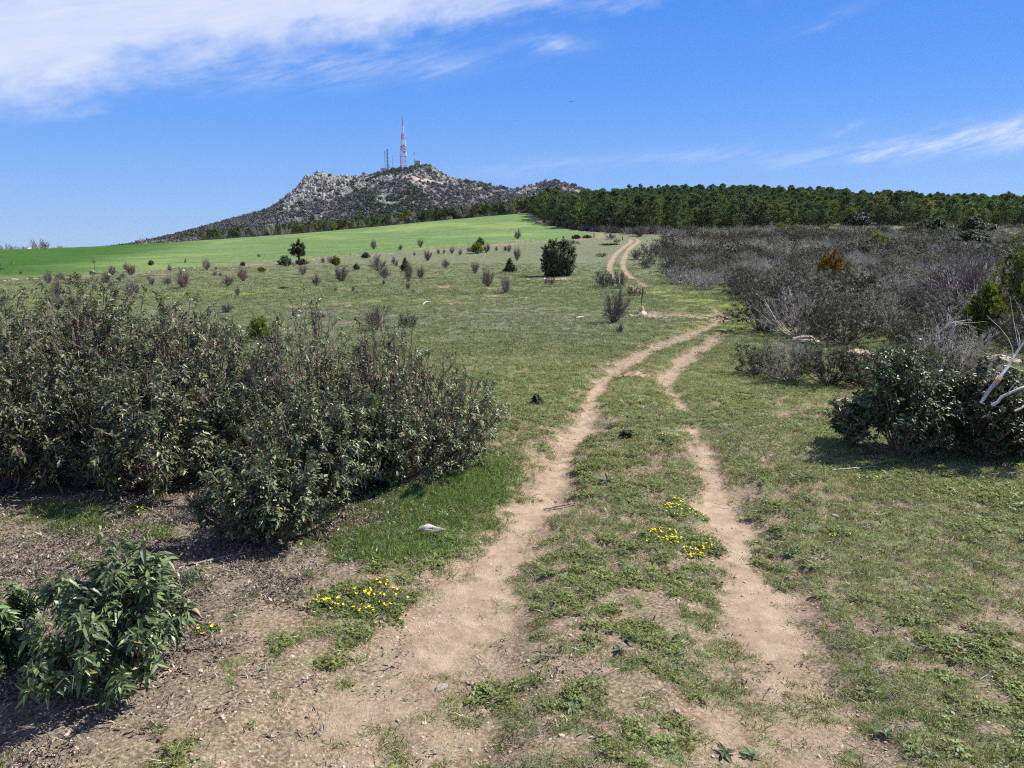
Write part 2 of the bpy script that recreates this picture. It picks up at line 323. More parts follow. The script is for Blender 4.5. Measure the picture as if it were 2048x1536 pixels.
def ground_mat():
    m, nt = new_mat('meadow_ground'); L = nt.links.new
    tc = N(nt, 'ShaderNodeTexCoord'); P = tc.outputs['Object']
    nf = noise(nt, 60, 5, .7, P); nm = noise(nt, 9, 5, .65, P); nb = noise(nt, 1.6, 4, .6, P); nfar = noise(nt, 3.2, 6, .75, P)
    soil = mixc(nt, smooth(nt, nm, .3, .7), (.105, .074, .050), (.26, .190, .135))
    soil = mixc(nt, math_node(nt, 'MULTIPLY', smooth(nt, noise(nt, 5, 5, .7, P), .38, .60), .6), soil, (.165, .160, .080))
    soil = mixc(nt, smooth(nt, nf, .42, .75), soil, (.46, .35, .26))
    soil = mixc(nt, math_node(nt, 'MULTIPLY', smooth(nt, nf, .52, .30), .65), soil, (.10, .068, .045))
    tcol = mixc(nt, smooth(nt, nm, .25, .75), (.28, .200, .135), (.46, .345, .250))
    vor = N(nt, 'ShaderNodeTexVoronoi'); vor.inputs['Scale'].default_value = 70; L(P, vor.inputs['Vector'])
    peb = math_node(nt, 'MULTIPLY', smooth(nt, vor.outputs['Distance'], .35, .12), smooth(nt, nm, .42, .62))
    tcol = mixc(nt, math_node(nt, 'MULTIPLY', peb, .55), tcol, (.60, .50, .41))
    soil = mixc(nt, attr(nt, 'track'), soil, tcol)
    soil = mixc(nt, attr(nt, 'bare'), soil, mixc(nt, smooth(nt, nm, .35, .65), (.30, .21, .145), (.52, .40, .29)))
    lit = mixc(nt, smooth(nt, nf, .35, .65), (.085, .068, .055), (.27, .225, .19))
    soil = mixc(nt, math_node(nt, 'MULTIPLY', attr(nt, 'litter'), .5), soil, lit)
    g = mixc(nt, smooth(nt, nb, .3, .7), (.135, .168, .076), (.215, .240, .125))
    g = mixc(nt, math_node(nt, 'MULTIPLY', smooth(nt, nfar, .46, .72), .55), g, (.300, .265, .165))
    g = mixc(nt, smooth(nt, nfar, .50, .30), g, (.070, .095, .036))
    g = mixc(nt, math_node(nt, 'MULTIPLY', smooth(nt, nf, .55, .35), .5), g, (.045, .062, .022))
    g = mixc(nt, math_node(nt, 'MULTIPLY', attr(nt, 'grey'), .72), g, mixc(nt, smooth(nt, nfar, .35, .65), (.150, .160, .118), (.250, .250, .205)))
    g = mixc(nt, math_node(nt, 'MULTIPLY', attr(nt, 'yel'), .75), g, (.30, .34, .055))
    v = math_node(nt, 'ADD', attr(nt, 'veg'), math_node(nt, 'MULTIPLY_ADD', nf, 1.3, -.65))
    v = math_node(nt, 'ADD', v, math_node(nt, 'MULTIPLY_ADD', nfar, .5, -.25))
    col = mixc(nt, smooth(nt, v, .32, .92), soil, g)
    # crop: two greens with drill rows
    mp = N(nt, 'ShaderNodeMapping'); mp.inputs['Rotation'].default_value = (0, 0, R(14)); mp.inputs['Scale'].default_value = (.05, .9, 1); L(P, mp.inputs[0])
    rows = noise(nt, 1.0, 5, .65, mp.outputs[0])
    mp2 = N(nt, 'ShaderNodeMapping'); mp2.inputs['Rotation'].default_value = (0, 0, R(-24)); mp2.inputs['Scale'].default_value = (2.2, .06, 1); L(P, mp2.inputs[0])
    rows2 = noise(nt, 1.0, 3, .6, mp2.outputs[0])
    fbig = noise(nt, .035, 4, .6, P)
    fc = mixc(nt, smooth(nt, rows, .3, .7), (.110, .190, .058), (.205, .280, .112))
    fc = mixc(nt, math_node(nt, 'MULTIPLY', smooth(nt, rows2, .45, .7), .35), fc, (.070, .175, .036))
    fc = mixc(nt, math_node(nt, 'MULTIPLY', smooth(nt, fbig, .52, .66), .75), fc, (.270, .335, .100))
    fd = mixc(nt, smooth(nt, rows, .3, .7), (.035, .100, .012), (.070, .155, .024))
    fc = mixc(nt, attr(nt, 'dark'), fc, fd)
    fc = mixc(nt, math_node(nt, 'MULTIPLY', smooth(nt, noise(nt, 4, 5, .7, P), .55, .35), .35), fc, (.03, .07, .014))
    col = mixc(nt, attr(nt, 'field'), col, fc)
    hv = math_node(nt, 'MULTIPLY_ADD', nf, .5, math_node(nt, 'MULTIPLY', nm, .6))
    hv = math_node(nt, 'ADD', hv, math_node(nt, 'MULTIPLY', peb, .25))
    bp = N(nt, 'ShaderNodeBump'); bp.inputs['Strength'].default_value = .75; bp.inputs['Distance'].default_value = .018; L(hv, bp.inputs['Height'])
    bp2 = N(nt, 'ShaderNodeBump'); bp2.inputs['Strength'].default_value = .8; bp2.inputs['Distance'].default_value = .22; L(nfar, bp2.inputs['Height']); L(bp.outputs[0], bp2.inputs['Normal'])
    bs = N(nt, 'ShaderNodeBsdfPrincipled'); bs.inputs['Roughness'].default_value = .95; bs.inputs['Specular IOR Level'].default_value = .1
    # pebbles and stones near the track only; larger hummocks in the meadow
    rr = N(nt, 'ShaderNodeVectorMath'); rr.operation = 'LENGTH'; L(P, rr.inputs[0])
    mb = N(nt, 'ShaderNodeMix'); mb.data_type = 'VECTOR'; L(smooth(nt, rr.outputs['Value'], 6, 16), mb.inputs[0]); L(bp.outputs[0], mb.inputs[4]); L(bp2.outputs[0], mb.inputs[5])
    L(mb.outputs[1], bs.inputs['Normal'])
    L(col, bs.inputs['Base Color'])
    o = N(nt, 'ShaderNodeOutputMaterial'); L(bs.outputs[0], o.inputs[0]); return m

def leaf_mat(name, dark, light, under=None, trans=.28, rough=.48, spec=.35, tcol=None, odd=None, odd_amt=.0, skew=1.):
    """leaf with per-leaf variation read from the mesh ('rnd') and per-plant variation"""
    m, nt = new_mat(name); L = nt.links.new
    rn = attr(nt, 'rnd'); oi = N(nt, 'ShaderNodeObjectInfo')
    c = mixc(nt, math_node(nt, 'POWER', rn, skew) if skew != 1. else rn, dark, light)
    if odd: c = mixc(nt, math_node(nt, 'GREATER_THAN', rn, 1 - odd_amt), c, odd)
    if under:
        ge = N(nt, 'ShaderNodeNewGeometry'); c = mixc(nt, math_node(nt, 'MULTIPLY', ge.outputs['Backfacing'], .7), c, under)
    hs = N(nt, 'ShaderNodeHueSaturation'); L(c, hs.inputs['Color'])
    L(math_node(nt, 'MULTIPLY_ADD', oi.outputs['Random'], .035, .483), hs.inputs['Hue'])
    L(math_node(nt, 'MULTIPLY_ADD', oi.outputs['Random'], .5, .75), hs.inputs['Value'])
    bs = N(nt, 'ShaderNodeBsdfPrincipled'); bs.inputs['Roughness'].default_value = rough; bs.inputs['Specular IOR Level'].default_value = spec
    L(hs.outputs[0], bs.inputs['Base Color'])
    tr = N(nt, 'ShaderNodeBsdfTranslucent')
    L(mixc(nt, 1.0, hs.outputs[0], tcol or (1.6, 1.9, .7), 'MULTIPLY'), tr.inputs[0])
    mx = N(nt, 'ShaderNodeMixShader'); mx.inputs[0].default_value = trans; L(bs.outputs[0], mx.inputs[1]); L(tr.outputs[0], mx.inputs[2])
    o = N(nt, 'ShaderNodeOutputMaterial'); L(mx.outputs[0], o.inputs[0]); return m

def plain_mat(name, a, b, scale=8, rough=.85, spec=.2, bump=0., detail=5, metal=0., obj_var=0.):
    m, nt = new_mat(name); L = nt.links.new
    tc = N(nt, 'ShaderNodeTexCoord'); n = noise(nt, scale, detail, .65, tc.outputs['Object'])
    c = mixc(nt, smooth(nt, n, .32, .68), a, b)
    if obj_var:
        oi = N(nt, 'ShaderNodeObjectInfo'); hs = N(nt, 'ShaderNodeHueSaturation'); L(c, hs.inputs['Color'])
        L(math_node(nt, 'MULTIPLY_ADD', oi.outputs['Random'], obj_var, 1 - obj_var / 2), hs.inputs['Value']); c = hs.outputs[0]
    bs = N(nt, 'ShaderNodeBsdfPrincipled'); bs.inputs['Roughness'].default_value = rough; bs.inputs['Specular IOR Level'].default_value = spec; bs.inputs['Metallic'].default_value = metal
    L(c, bs.inputs['Base Color'])
    if bump:
        bp = N(nt, 'ShaderNodeBump'); bp.inputs['Strength'].default_value = .8; bp.inputs['Distance'].default_value = bump; L(n, bp.inputs['Height']); L(bp.outputs[0], bs.inputs['Normal'])
    o = N(nt, 'ShaderNodeOutputMaterial'); L(bs.outputs[0], o.inputs[0]); return m

M = {}
M['ground'] = ground_mat()
M['cistus'] = leaf_mat('rockrose_leaf', (.022, .031, .013), (.300, .340, .165), (.20, .225, .14), .10, .42, .42, None, (.24, .17, .07), .04, 2.0)
M['cistus_dark'] = leaf_mat('rockrose_leaf_dark', (.014, .022, .009), (.190, .230, .105), (.13, .16, .09), .08, .46, .4, None, (.22, .13, .08), .05, 2.4)
M['cistus_near'] = leaf_mat('rockrose_leaf_fresh', (.026, .045, .017), (.210, .270, .115), (.17, .21, .12), .12, .40, .42, None, (.22, .21, .07), .02, 1.5)
M['scrub'] = leaf_mat('scrub_leaf', (.022, .028, .013), (.135, .145, .078), None, .08, .6, .2, None, (.17, .12, .08), .10, 1.5)
M['oak'] = leaf_mat('holm_oak_leaf', (.030, .042, .018), (.090, .105, .048), None, .10, .55, .2)
M['oak_crown'] = leaf_mat('holm_oak_crown', (.040, .050, .018), (.130, .145, .060), None, .12, .5, .3)
M['juniper'] = leaf_mat('juniper_needles', (.085, .110, .014), (.235, .255, .035), None, .2, .6, .2)
M['juniper_rust'] = leaf_mat('juniper_needles_rusty', (.13, .075, .012), (.30, .17, .03), None, .2, .6, .2)
M['pine'] = leaf_mat('pine_needles', (.040, .065, .026), (.125, .165, .062), None, .20, .6, .25)
M['pine_gold'] = leaf_mat('pine_needles_yellowish', (.095, .115, .022), (.235, .245, .055), None, .2, .6, .25)
M['grass'] = leaf_mat('grass_blades', (.125, .155, .045), (.280, .315, .115), None, .28, .55, .2, (1.4, 1.5, .8), (.48, .41, .27), .34)
M['grass_lush'] = leaf_mat('long_grass', (.075, .135, .035), (.190, .280, .085), None, .35, .5, .2, (1.4, 1.5, .8), (.46, .40, .26), .10)
M['grass_far'] = leaf_mat('meadow_tufts', (.165, .195, .092), (.275, .295, .155), None, .25, .6, .1, (1.3, 1.4, .9))
M['weed'] = leaf_mat('weed_leaves', (.095, .130, .032), (.260, .300, .095), None, .26, .5, .25, None, (.25, .13, .06), .06)
M['mat_leaf'] = leaf_mat('flower_mat_leaves', (.095, .135, .040), (.240, .300, .120), None, .25, .5, .25)
M['rosette'] = leaf_mat('rosette_leaves', (.070, .125, .060), (.130, .190, .095), None, .2, .5, .3)
M['dry'] = leaf_mat('dead_leaves', (.10, .078, .060), (.36, .30, .25), None, .05, .8, .15, (1, 1, 1), (.50, .42, .33), .15)
M['bark'] = plain_mat('shrub_bark', (.16, .10, .085), (.46, .33, .28), 30)
M['twig'] = plain_mat('bare_twig', (.13, .098, .092), (.29, .235, .225), 12, obj_var=.5)
M['pale_twig'] = plain_mat('pinkish_twig', (.27, .215, .205), (.48, .40, .38), 2)
M['twig_red'] = plain_mat('reddish_twig', (.18, .120, .100), (.31, .225, .20), 12, obj_var=.4)
M['twig_grey'] = plain_mat('dead_grey_twig', (.34, .295, .26), (.58, .52, .47), 10, obj_var=.4)
M['deadwood'] = plain_mat('bleached_deadwood', (.42, .38, .34), (.68, .64, .60), 14, bump=.004)
M['rust_wood'] = plain_mat('reddish_heartwood', (.42, .22, .12), (.58, .34, .20), 20)
M['trunk'] = plain_mat('pine_bark', (.055, .040, .032), (.14, .10, .075), 6)
M['stone'] = plain_mat('granite_stone', (.36, .30, .25), (.60, .53, .46), 22, bump=.006, obj_var=.5)
M['tan_stone'] = plain_mat('sandy_rock', (.40, .29, .20), (.62, .50, .37), 9, bump=.01, obj_var=.3)
M['gravel'] = plain_mat('gravel_bits', (.28, .20, .15), (.56, .44, .34), 40, obj_var=.9)
M['yellow'] = plain_mat('yellow_petals', (.80, .62, .01), (.95, .78, .03), 50, .6)
M['post'] = plain_mat('weathered_post', (.10, .075, .055), (.22, .17, .13), 20)
M['red_paint'] = plain_mat('red_tower_paint', (.50, .20, .24), (.60, .28, .32), 2)  # tower red lightened and greyed, with distance haze put into the colour
M['white_paint'] = plain_mat('white_tower_paint', (.62, .64, .70), (.80, .80, .82), 2)
M['steel'] = plain_mat('dark_mast_steel', (.12, .15, .22), (.20, .24, .32), 2)
M['roof_red'] = plain_mat('red_roof_tiles', (.42, .16, .10), (.56, .25, .16), 1)
M['plaster'] = plain_mat('pale_plaster', (.55, .50, .44), (.72, .68, .60), 1)
M['masonry'] = plain_mat('summit_masonry', (.42, .30, .24), (.58, .44, .36), .6, bump=.2)
M['hill_rock'] = plain_mat('pale_hill_rock', (.22, .205, .185), (.52, .50, .455), .35, bump=.6, obj_var=.6)
M['hill_bush_grey'] = leaf_mat('leafless_hill_oak', (.120, .108, .106), (.255, .230, .228), None, .0, .9, .05, (1, 1, 1))
M['hill_bush_dark'] = leaf_mat('dark_hill_oak', (.055, .072, .045), (.125, .150, .085), None, .0, .8, .1)
M['black'] = plain_mat('dark_plumage', (.01, .01, .012), (.03, .03, .03), 5)

# ------------------------------------------------------------------ mesh helpers
def mesh_np(name, V, faces, mats, attrs=None, smooth_=False, fmat=None):
    """V (n,3); faces: list of int arrays (m,k)"""
    me = bpy.data.meshes.new(name); V = np.ascontiguousarray(V, dtype=np.float32)
    faces = [np.asarray(f) for f in faces if len(f)]
    nl = sum(f.size for f in faces); nf = sum(len(f) for f in faces)
    me.vertices.add(len(V)); me.vertices.foreach_set('co', V.ravel())
    me.loops.add(nl); me.polygons.add(nf)
    me.loops.foreach_set('vertex_index', np.concatenate([f.ravel() for f in faces]).astype(np.int32))
    tot = np.concatenate([np.full(len(f), f.shape[1]) for f in faces]); st = np.r_[0, np.cumsum(tot)[:-1]]
    me.polygons.foreach_set('loop_start', st.astype(np.int32))
    me.polygons.foreach_set('use_smooth', np.full(nf, smooth_))
    if fmat is not None: me.polygons.foreach_set('material_index', np.asarray(fmat).astype(np.int32))
    for m in mats: me.materials.append(m)
    for k, a in (attrs or {}).items():
        at_ = me.attributes.new(k, 'FLOAT', 'POINT'); at_.data.foreach_set('value', np.ascontiguousarray(a, dtype=np.float32))
    me.update(calc_edges=True); return me

class Geo:
    """collects verts, tris, quads with material index and per-vertex random"""
    def __init__(s): s.V = []; s.F = []; s.M = []; s.Rn = []; s.n = 0
    def add(s, V, F, mat=0, rnd=None):
        V = np.asarray(V, float).reshape(-1, 3); s.V.append(V)
        for f in F:
            f = np.asarray(f)
            if len(f): s.F.append(f + s.n); s.M.append(np.full(len(f), mat))
        s.Rn.append(np.full(len(V), .5) if rnd is None else rnd); s.n += len(V); return s
    def mesh(s, name, mats, smooth_=False):
        order = np.argsort([f.shape[1] for f in s.F], kind='stable')
        return mesh_np(name, np.concatenate(s.V), [s.F[i] for i in order], mats, {'rnd': np.concatenate(s.Rn)}, smooth_, np.concatenate([s.M[i] for i in order]))

def tubes(P, Rr, sides=3):
    """P (N,K,3) polylines, Rr (N,K) radii -> verts, quads"""
    Nn, K, _ = P.shape
    T = np.gradient(P, axis=1); T /= np.linalg.norm(T, axis=2, keepdims=True) + 1e-9
    ref = np.where(np.abs(T[..., 2:3]) > .9, np.array([1., 0, 0]), np.array([0, 0, 1.]))
    A = np.cross(T, ref); A /= np.linalg.norm(A, axis=2, keepdims=True) + 1e-9; B = np.cross(T, A)
    an = np.arange(sides) * 2 * np.pi / sides
    V = P[:, :, None] + Rr[:, :, None, None] * (np.cos(an)[None, None, :, None] * A[:, :, None] + np.sin(an)[None, None, :, None] * B[:, :, None])
    idx = np.arange(Nn * K * sides).reshape(Nn, K, sides)
    a = idx[:, :-1]; b = np.roll(a, -1, axis=2); c = idx[:, 1:]; d = np.roll(c, -1, axis=2)
    return V.reshape(-1, 3), [np.stack([a, b, d, c], -1).reshape(-1, 4)]

def bezier(a, b, c, K):
    t = np.linspace(0, 1, K)[None, :, None]
    return a[:, None] * (1 - t) ** 2 + 2 * b[:, None] * t * (1 - t) + c[:, None] * t * t

LEAF_HI = (np.array([[0, 0, 0], [-.5, .3, .06], [0, .3, -.02], [.5, .3, .06], [-.40, .66, .05], [0, .66, -.02], [.40, .66, .05], [0, 1, 0]]),
           np.array([[0, 2, 1], [0, 3, 2], [1, 2, 5], [1, 5, 4], [2, 3, 6], [2, 6, 5], [4, 5, 7], [5, 6, 7]]))
LEAF_LO = (np.array([[0, 0, 0], [-.5, .45, .0], [.5, .45, .0], [0, 1, 0]]), np.array([[0, 2, 1], [1, 2, 3]]))
LEAF_BLADE = (np.array([[-.5, 0, 0], [.5, 0, 0], [-.35, .55, .0], [.35, .55, .0], [0, 1, 0]]), np.array([[0, 1, 3], [0, 3, 2], [2, 3, 4]]))
def unit(v): return v / (np.linalg.norm(v, axis=-1, keepdims=True) + 1e-9)
def leaves(rng, P, A, n, length, width, alpha=(50, 85), droop=.35, tpl=LEAF_HI, span=0., lvar=.35):
    """n leaves round each shoot P (N,3) with axis A (N,3)"""
    Nn = len(P); P = np.repeat(P, n, 0); A = unit(np.repeat(A, n, 0))
    k = np.tile(np.arange(n), Nn)
    ref = np.where(np.abs(A[:, 2:3]) > .9, np.array([1., 0, 0]), np.array([0, 0, 1.]))
    e1 = unit(np.cross(A, ref)); e2 = np.cross(A, e1)
    ph = k * 2.4 + np.repeat(rng.uniform(0, 6.28, Nn), n) + rng.normal(0, .3, Nn * n)
    out = np.cos(ph)[:, None] * e1 + np.sin(ph)[:, None] * e2
    al = np.radians(rng.uniform(alpha[0], alpha[1], Nn * n))
    D = unit(out * np.sin(al)[:, None] + A * np.cos(al)[:, None] + rng.normal(0, .12, (Nn * n, 3)))
    Sd = unit(np.cross(D, A)); Nm = np.cross(Sd, D)
    Ln = length * rng.uniform(1 - lvar, 1 + lvar, Nn * n); Wd = width * Ln / length * rng.uniform(.8, 1.2, Nn * n)
    dr = droop * rng.uniform(.3, 1.6, Nn * n)
    P = P - A * (span * (k / max(n - 1, 1)))[:, None] * rng.uniform(.6, 1.1, Nn * n)[:, None]
    T, Fc = tpl; x, y, z = T[:, 0], T[:, 1], T[:, 2]
    V = P[:, None] + Sd[:, None] * (x[None] * Wd[:, None])[..., None] + D[:, None] * (y[None] * Ln[:, None])[..., None] \
        + Nm[:, None] * (z[None] * Ln[:, None])[..., None] - np.array([0, 0, 1.])[None, None] * ((y ** 2)[None] * (dr * Ln)[:, None])[..., None]
    F_ = (Fc[None] + (np.arange(len(P)) * len(T))[:, None, None]).reshape(-1, 3)
    rnd = np.repeat(rng.uniform(0, 1, len(P)), len(T))
    return V.reshape(-1, 3), [F_], rnd

def skeleton(rng, h, r, n, shape='dome', twigs=5, sub=3, tw=.22, sb=.10, K=5, base_r=.12, th=.007, lean=(0, 0), up=.55):
    """stems, twigs and twiglets of a bushy plant; returns polylines and shoots"""
    ph = rng.uniform(0, 6.2832, n); u = np.sqrt(rng.uniform(0, 1, n))
    if shape == 'dome': z = h * np.sqrt(np.clip(1 - (u * .97) ** 2, 0, 1)) * rng.uniform(.72, 1.02, n) + .06 * h; rho = r * u
    elif shape == 'ball':
        z = h * rng.uniform(.12, 1, n); q = np.abs(z / h - .52) / .52; rho = r * np.sqrt(np.clip(1 - q ** 2.6, .02, 1)) * rng.uniform(.6, 1.03, n)
    elif shape == 'cone': z = h * rng.uniform(.05, 1, n) ** .9; rho = r * (1.02 - z / h) ** .75 * rng.uniform(.55, 1.05, n)
    elif shape == 'vase': z = h * rng.uniform(.38, 1.0, n) * (1 - .30 * u ** 2); rho = r * u * (.6 + .5 * z / h)
    wa = .3 if shape == 'ball' else 1.
    wob = 1 + wa * .22 * np.sin(ph * 2 + rng.uniform(0, 6)) + wa * .14 * np.sin(ph * 3 + rng.uniform(0, 6)); rho = rho * wob
    E = np.stack([rho * np.cos(ph) + lean[0] * z, rho * np.sin(ph) + lean[1] * z, z], -1)
    b0 = rng.uniform(0, base_r * r, n); B = np.stack([b0 * np.cos(ph), b0 * np.sin(ph), np.full(n, -.02)], -1)
    Cc = B * .5 + E * np.array([.62, .62, .36]) + rng.normal(0, .05 * r, (n, 3))
    if shape == 'ball': Cc = B + (E - B) * np.array([.4, .4, .6]) + rng.normal(0, .05 * r, (n, 3))
    S1 = bezier(B, Cc, E, K + 2); S1[:, 1:-1] += rng.normal(0, .010 * h, (n, K, 3))
    R1 = th * np.linspace(1, .3, K + 2)[None] * rng.uniform(.6, 1.5, n)[:, None]
    res = [(S1, R1)]; shoots = [(E, unit(E - Cc))]
    cen = np.array([0, 0, h * .25])
    def spawn(Pl, m, ln, rad, lo=.35, kk=3):
        nn = len(Pl); KK = Pl.shape[1]
        t = rng.uniform(lo, .98, (nn, m)) * (KK - 1); i = np.minimum(t.astype(int), KK - 2); f = (t - i)[..., None]
        a = Pl[np.arange(nn)[:, None], i] * (1 - f) + Pl[np.arange(nn)[:, None], i + 1] * f
        tg = unit(Pl[np.arange(nn)[:, None], i + 1] - Pl[np.arange(nn)[:, None], i])
        a = a.reshape(-1, 3); tg = tg.reshape(-1, 3)
        d = unit(tg * .8 + unit(a - cen) * .55 + rng.normal(0, .42, a.shape) + np.array([0, 0, up]))
        L_ = ln * rng.uniform(.5, 1.3, len(a))[:, None]; e = a + d * L_
        c = a + (d * .6 + tg * .3 + rng.normal(0, .15, a.shape)) * L_ * .6
        return bezier(a, c, e, kk), rad * np.linspace(1, .45, kk)[None] * rng.uniform(.7, 1.3, len(a))[:, None], e, unit(e - c)
    if twigs:
        S2, R2, e2, d2 = spawn(S1, twigs, tw * h, th * .45); res.append((S2, R2)); shoots.append((e2, d2))
        if sub:
            S3, R3, e3, d3 = spawn(S2, sub, sb * h, th * .28, .25); res.append((S3, R3)); shoots.append((e3, d3))
    P = np.concatenate([s[0] for s in shoots]); D = np.concatenate([s[1] for s in shoots])
    ok = P[:, 2] > .03
    return res, P[ok], D[ok]

def tag(o, label=None, cat=None, group=None, kind=None):
    if label: o['label'] = label
    if cat: o['category'] = cat
    if group: o['group'] = group
    if kind: o['kind'] = kind
    return o
def obj(name, me, parent=None, loc=None):
    o = bpy.data.objects.new(name, me); COL.objects.link(o)
    if parent is not None: o.parent = parent
    if loc is not None: o.location = loc
    return o
def empty(name, loc=(0, 0, 0), rz=0.): 
    o = bpy.data.objects.new(name, None); COL.objects.link(o); o.location = loc; o.rotation_euler = (0, 0, rz); o.empty_display_size = .2; return o

# ------------------------------------------------------------------ ground, track, field
def build_ground():
    a1 = np.radians(np.arange(-41, 41.001, .105)); a2 = np.radians(np.arange(45, 316, 9.))
    ang = np.concatenate([a1, a2])
    r = [.25, .6, 1.0, 1.3]
    while r[-1] < 60: r.append(r[-1] + max(.004, 1.75 * r[-1] ** 2 / 1379))
    while r[-1] < 300: r.append(r[-1] + .85)
    while r[-1] < 4000: r.append(r[-1] * 1.09)
    r = np.array(r); Rg, A = np.meshgrid(r, ang, indexing='ij'); X = Rg * np.sin(A); Y = Rg * np.cos(A)
    m = masks(X, Y); Z = base_h(X, Y) + relief(X, Y, m)
    nr, na = X.shape; idx = np.arange(nr * na).reshape(nr, na); nx = np.roll(idx, -1, axis=1)
    Q = np.stack([idx[:-1], nx[:-1], nx[1:], idx[1:]], -1)[..., ::-1].reshape(-1, 4)
    V = np.stack([X.ravel(), Y.ravel(), Z.ravel()], -1)
    V = np.vstack([V, [0, 0, float(Z[0].mean())]]); cI = len(V) - 1
    cap = np.stack([idx[0], nx[0], np.full(na, cI)], -1)[:, ::-1]
    at_ = {k: np.r_[m[k].ravel(), 0.] for k in ('veg', 'track', 'litter', 'field', 'bare', 'yel', 'grey', 'dark')}
    tf = at_['track'][Q].mean(1); ff = at_['field'][Q].mean(1)
    isf = ff > .5; ist = (tf > .5) & ~isf
    def sub(name, faces, label=None):
        u = np.unique(np.concatenate([f.ravel() for f in faces])); mp = np.full(len(V), -1); mp[u] = np.arange(len(u))
        me = mesh_np(name, V[u], [mp[f] for f in faces], [M['ground']], {k: a[u] for k, a in at_.items()}, True)
        tag(obj(name, me), kind='structure')
    sub('ground', [cap, Q[~isf & ~ist]]); sub('dirt_track', [Q[ist]]); sub('green_field', [Q[isf]])
build_ground()

# ------------------------------------------------------------------ far hill
def build_hill():
    Y0 = 1000.
    sil = [(-100, 506), (60, 505), (180, 500), (250, 493), (300, 486), (350, 473), (400, 461), (440, 450), (480, 438), (540, 420), (572, 411), (580, 404), (592, 395), (612, 383), (626, 366), (632, 356), (645, 351), (690, 353), (730, 352), (770, 344),
           (790, 338), (815, 336), (832, 330), (845, 326), (856, 331), (870, 338), (900, 351), (940, 365), (975, 371), (1000, 375), (1040, 381), (1080, 385), (1120, 391), (1200, 402), (1300, 425), (1500, 470), (1700, 500)]
    sil2 = [(900, 420), (980, 385), (1030, 375), (1060, 370), (1090, 364), (1110, 363.5), (1130, 367), (1155, 373), (1180, 382), (1230, 396), (1300, 408), (1400, 425), (1600, 470), (1800, 505)]
    def prof(s, Yr):
        c = np.array([ctrl(u, v, Yr) for u, v in s]); return c[:, 0], c[:, 2]
    x1, z1 = prof(sil, Y0); x2, z2 = prof(sil2, 1130.)
    X, Y = np.meshgrid(np.linspace(-640, 480, 900), np.linspace(560, 1500, 420))
    b = -14.
    def ridge(Yr, xs, zs, Wf, Wb):
        dY = Y - Yr - (fbm(X, Y * 0 + 3, 160, 2, 7) - .5) * 50
        zr = np.interp(X, xs, zs, b, b)
        t = np.where(dY < 0, -dY / Wf, dY / Wb); t = np.clip(t, 0, 1)
        return b + (zr - b) * (1 - t ** 1.15) ** 1.25, zr, t
    h1, zr1, t1 = ridge(Y0, x1, z1, 400, 400); h2, _, t2 = ridge(1130., x2, z2, 420, 330)
    Z = np.maximum(h1, h2)
    rel = np.clip((Z - b) / 110, 0, 1)
    rg = 1 - np.abs(fbm(X, Y, 60, 5, 15) * 2 - 1)
    up = sst(Z, 42, 80) * sst(-X, -160, -40)
    Z = Z + (rg - .7) * 3.2 * rel + (fbm(X, Y, 9, 4, 16) - .5) * (3 + 4 * up) * np.clip(rel * 3, 0, 1) - 2.0 * rel
    # the western crag: a steep broken step
    crag = np.exp(-((X + 232) / 55) ** 2)
    Z = Z + crag * sst(t1, .0, .10) * (1 - sst(t1, .10, .42)) * 6 * (.5 + fbm(X, Y, 14, 3, 18))
    m = sst(fbm(X, Y, 26, 4, 19) + .40 * crag + .26 * up - .225, .52, .68) * sst(Z, 20, 48)
    V = np.stack([X, Y, Z], -1).reshape(-1, 3); ny, nx = X.shape; i = np.arange(nx * ny).reshape(ny, nx)
    Q = np.stack([i[:-1, :-1], i[:-1, 1:], i[1:, 1:], i[1:, :-1]], -1).reshape(-1, 4)
    mat, nt = new_mat('hillside'); L = nt.links.new
    tc = N(nt, 'ShaderNodeTexCoord'); P = tc.outputs['Object']
    n1 = noise(nt, .12, 6, .75, P); n2 = noise(nt, .02, 4, .6, P)
    c = mixc(nt, smooth(nt, n1, .35, .65), (.085, .080, .076), (.190, .176, .170))
    c = mixc(nt, math_node(nt, 'MULTIPLY', smooth(nt, n2, .50, .62), .6), c, (.060, .080, .042))
    c = mixc(nt, math_node(nt, 'MULTIPLY', attr(nt, 'rock'), smooth(nt, n1, .40, .58)), c, (.34, .32, .28))
    c = mixc(nt, attr(nt, 'scar'), c, (.55, .42, .32))
    bs = N(nt, 'ShaderNodeBsdfPrincipled'); bs.inputs['Roughness'].default_value = .95; bs.inputs['Specular IOR Level'].default_value = .05; L(c, bs.inputs['Base Color'])
    bp = N(nt, 'ShaderNodeBump'); bp.inputs['Strength'].default_value = .8; bp.inputs['Distance'].default_value = 3.0; L(n1, bp.inputs['Height']); L(bp.outputs[0], bs.inputs['Normal'])
    o = N(nt, 'ShaderNodeOutputMaterial'); L(bs.outputs[0], o.inputs[0])
    # the pale service road cut into the slope below the masts
    def near(u, v):
        d = pdir(u, v); t = np.linspace(560, 1100, 800); px = t * d[0] / d[1]; pz = H + t * d[2] / d[1]
        k = np.clip(((px - X[0, 0]) / (X[0, 1] - X[0, 0])).astype(int), 0, nx - 1); j = np.clip(((t - 560) / (Y[1, 0] - Y[0, 0])).astype(int), 0, ny - 1)
        w = np.where(pz < Z[j, k])[0]; w = w[0] if len(w) else len(t) - 1
        return (px[w], t[w])
    road = [near(*p) for p in ((795, 353), (812, 357), (832, 359), (850, 364), (868, 366), (890, 366))]
    scar = 1 - sst(seg_dist(X, Y, road, [1.5, 2, 2.5, 4, 3.5, 1.5]) + (fbm(X, Y, 6, 3, 23) - .5) * 7, -1, 2)
    me = mesh_np('hill', V, [Q], [mat], {'rock': m.ravel(), 'scar': scar.ravel()}, True)
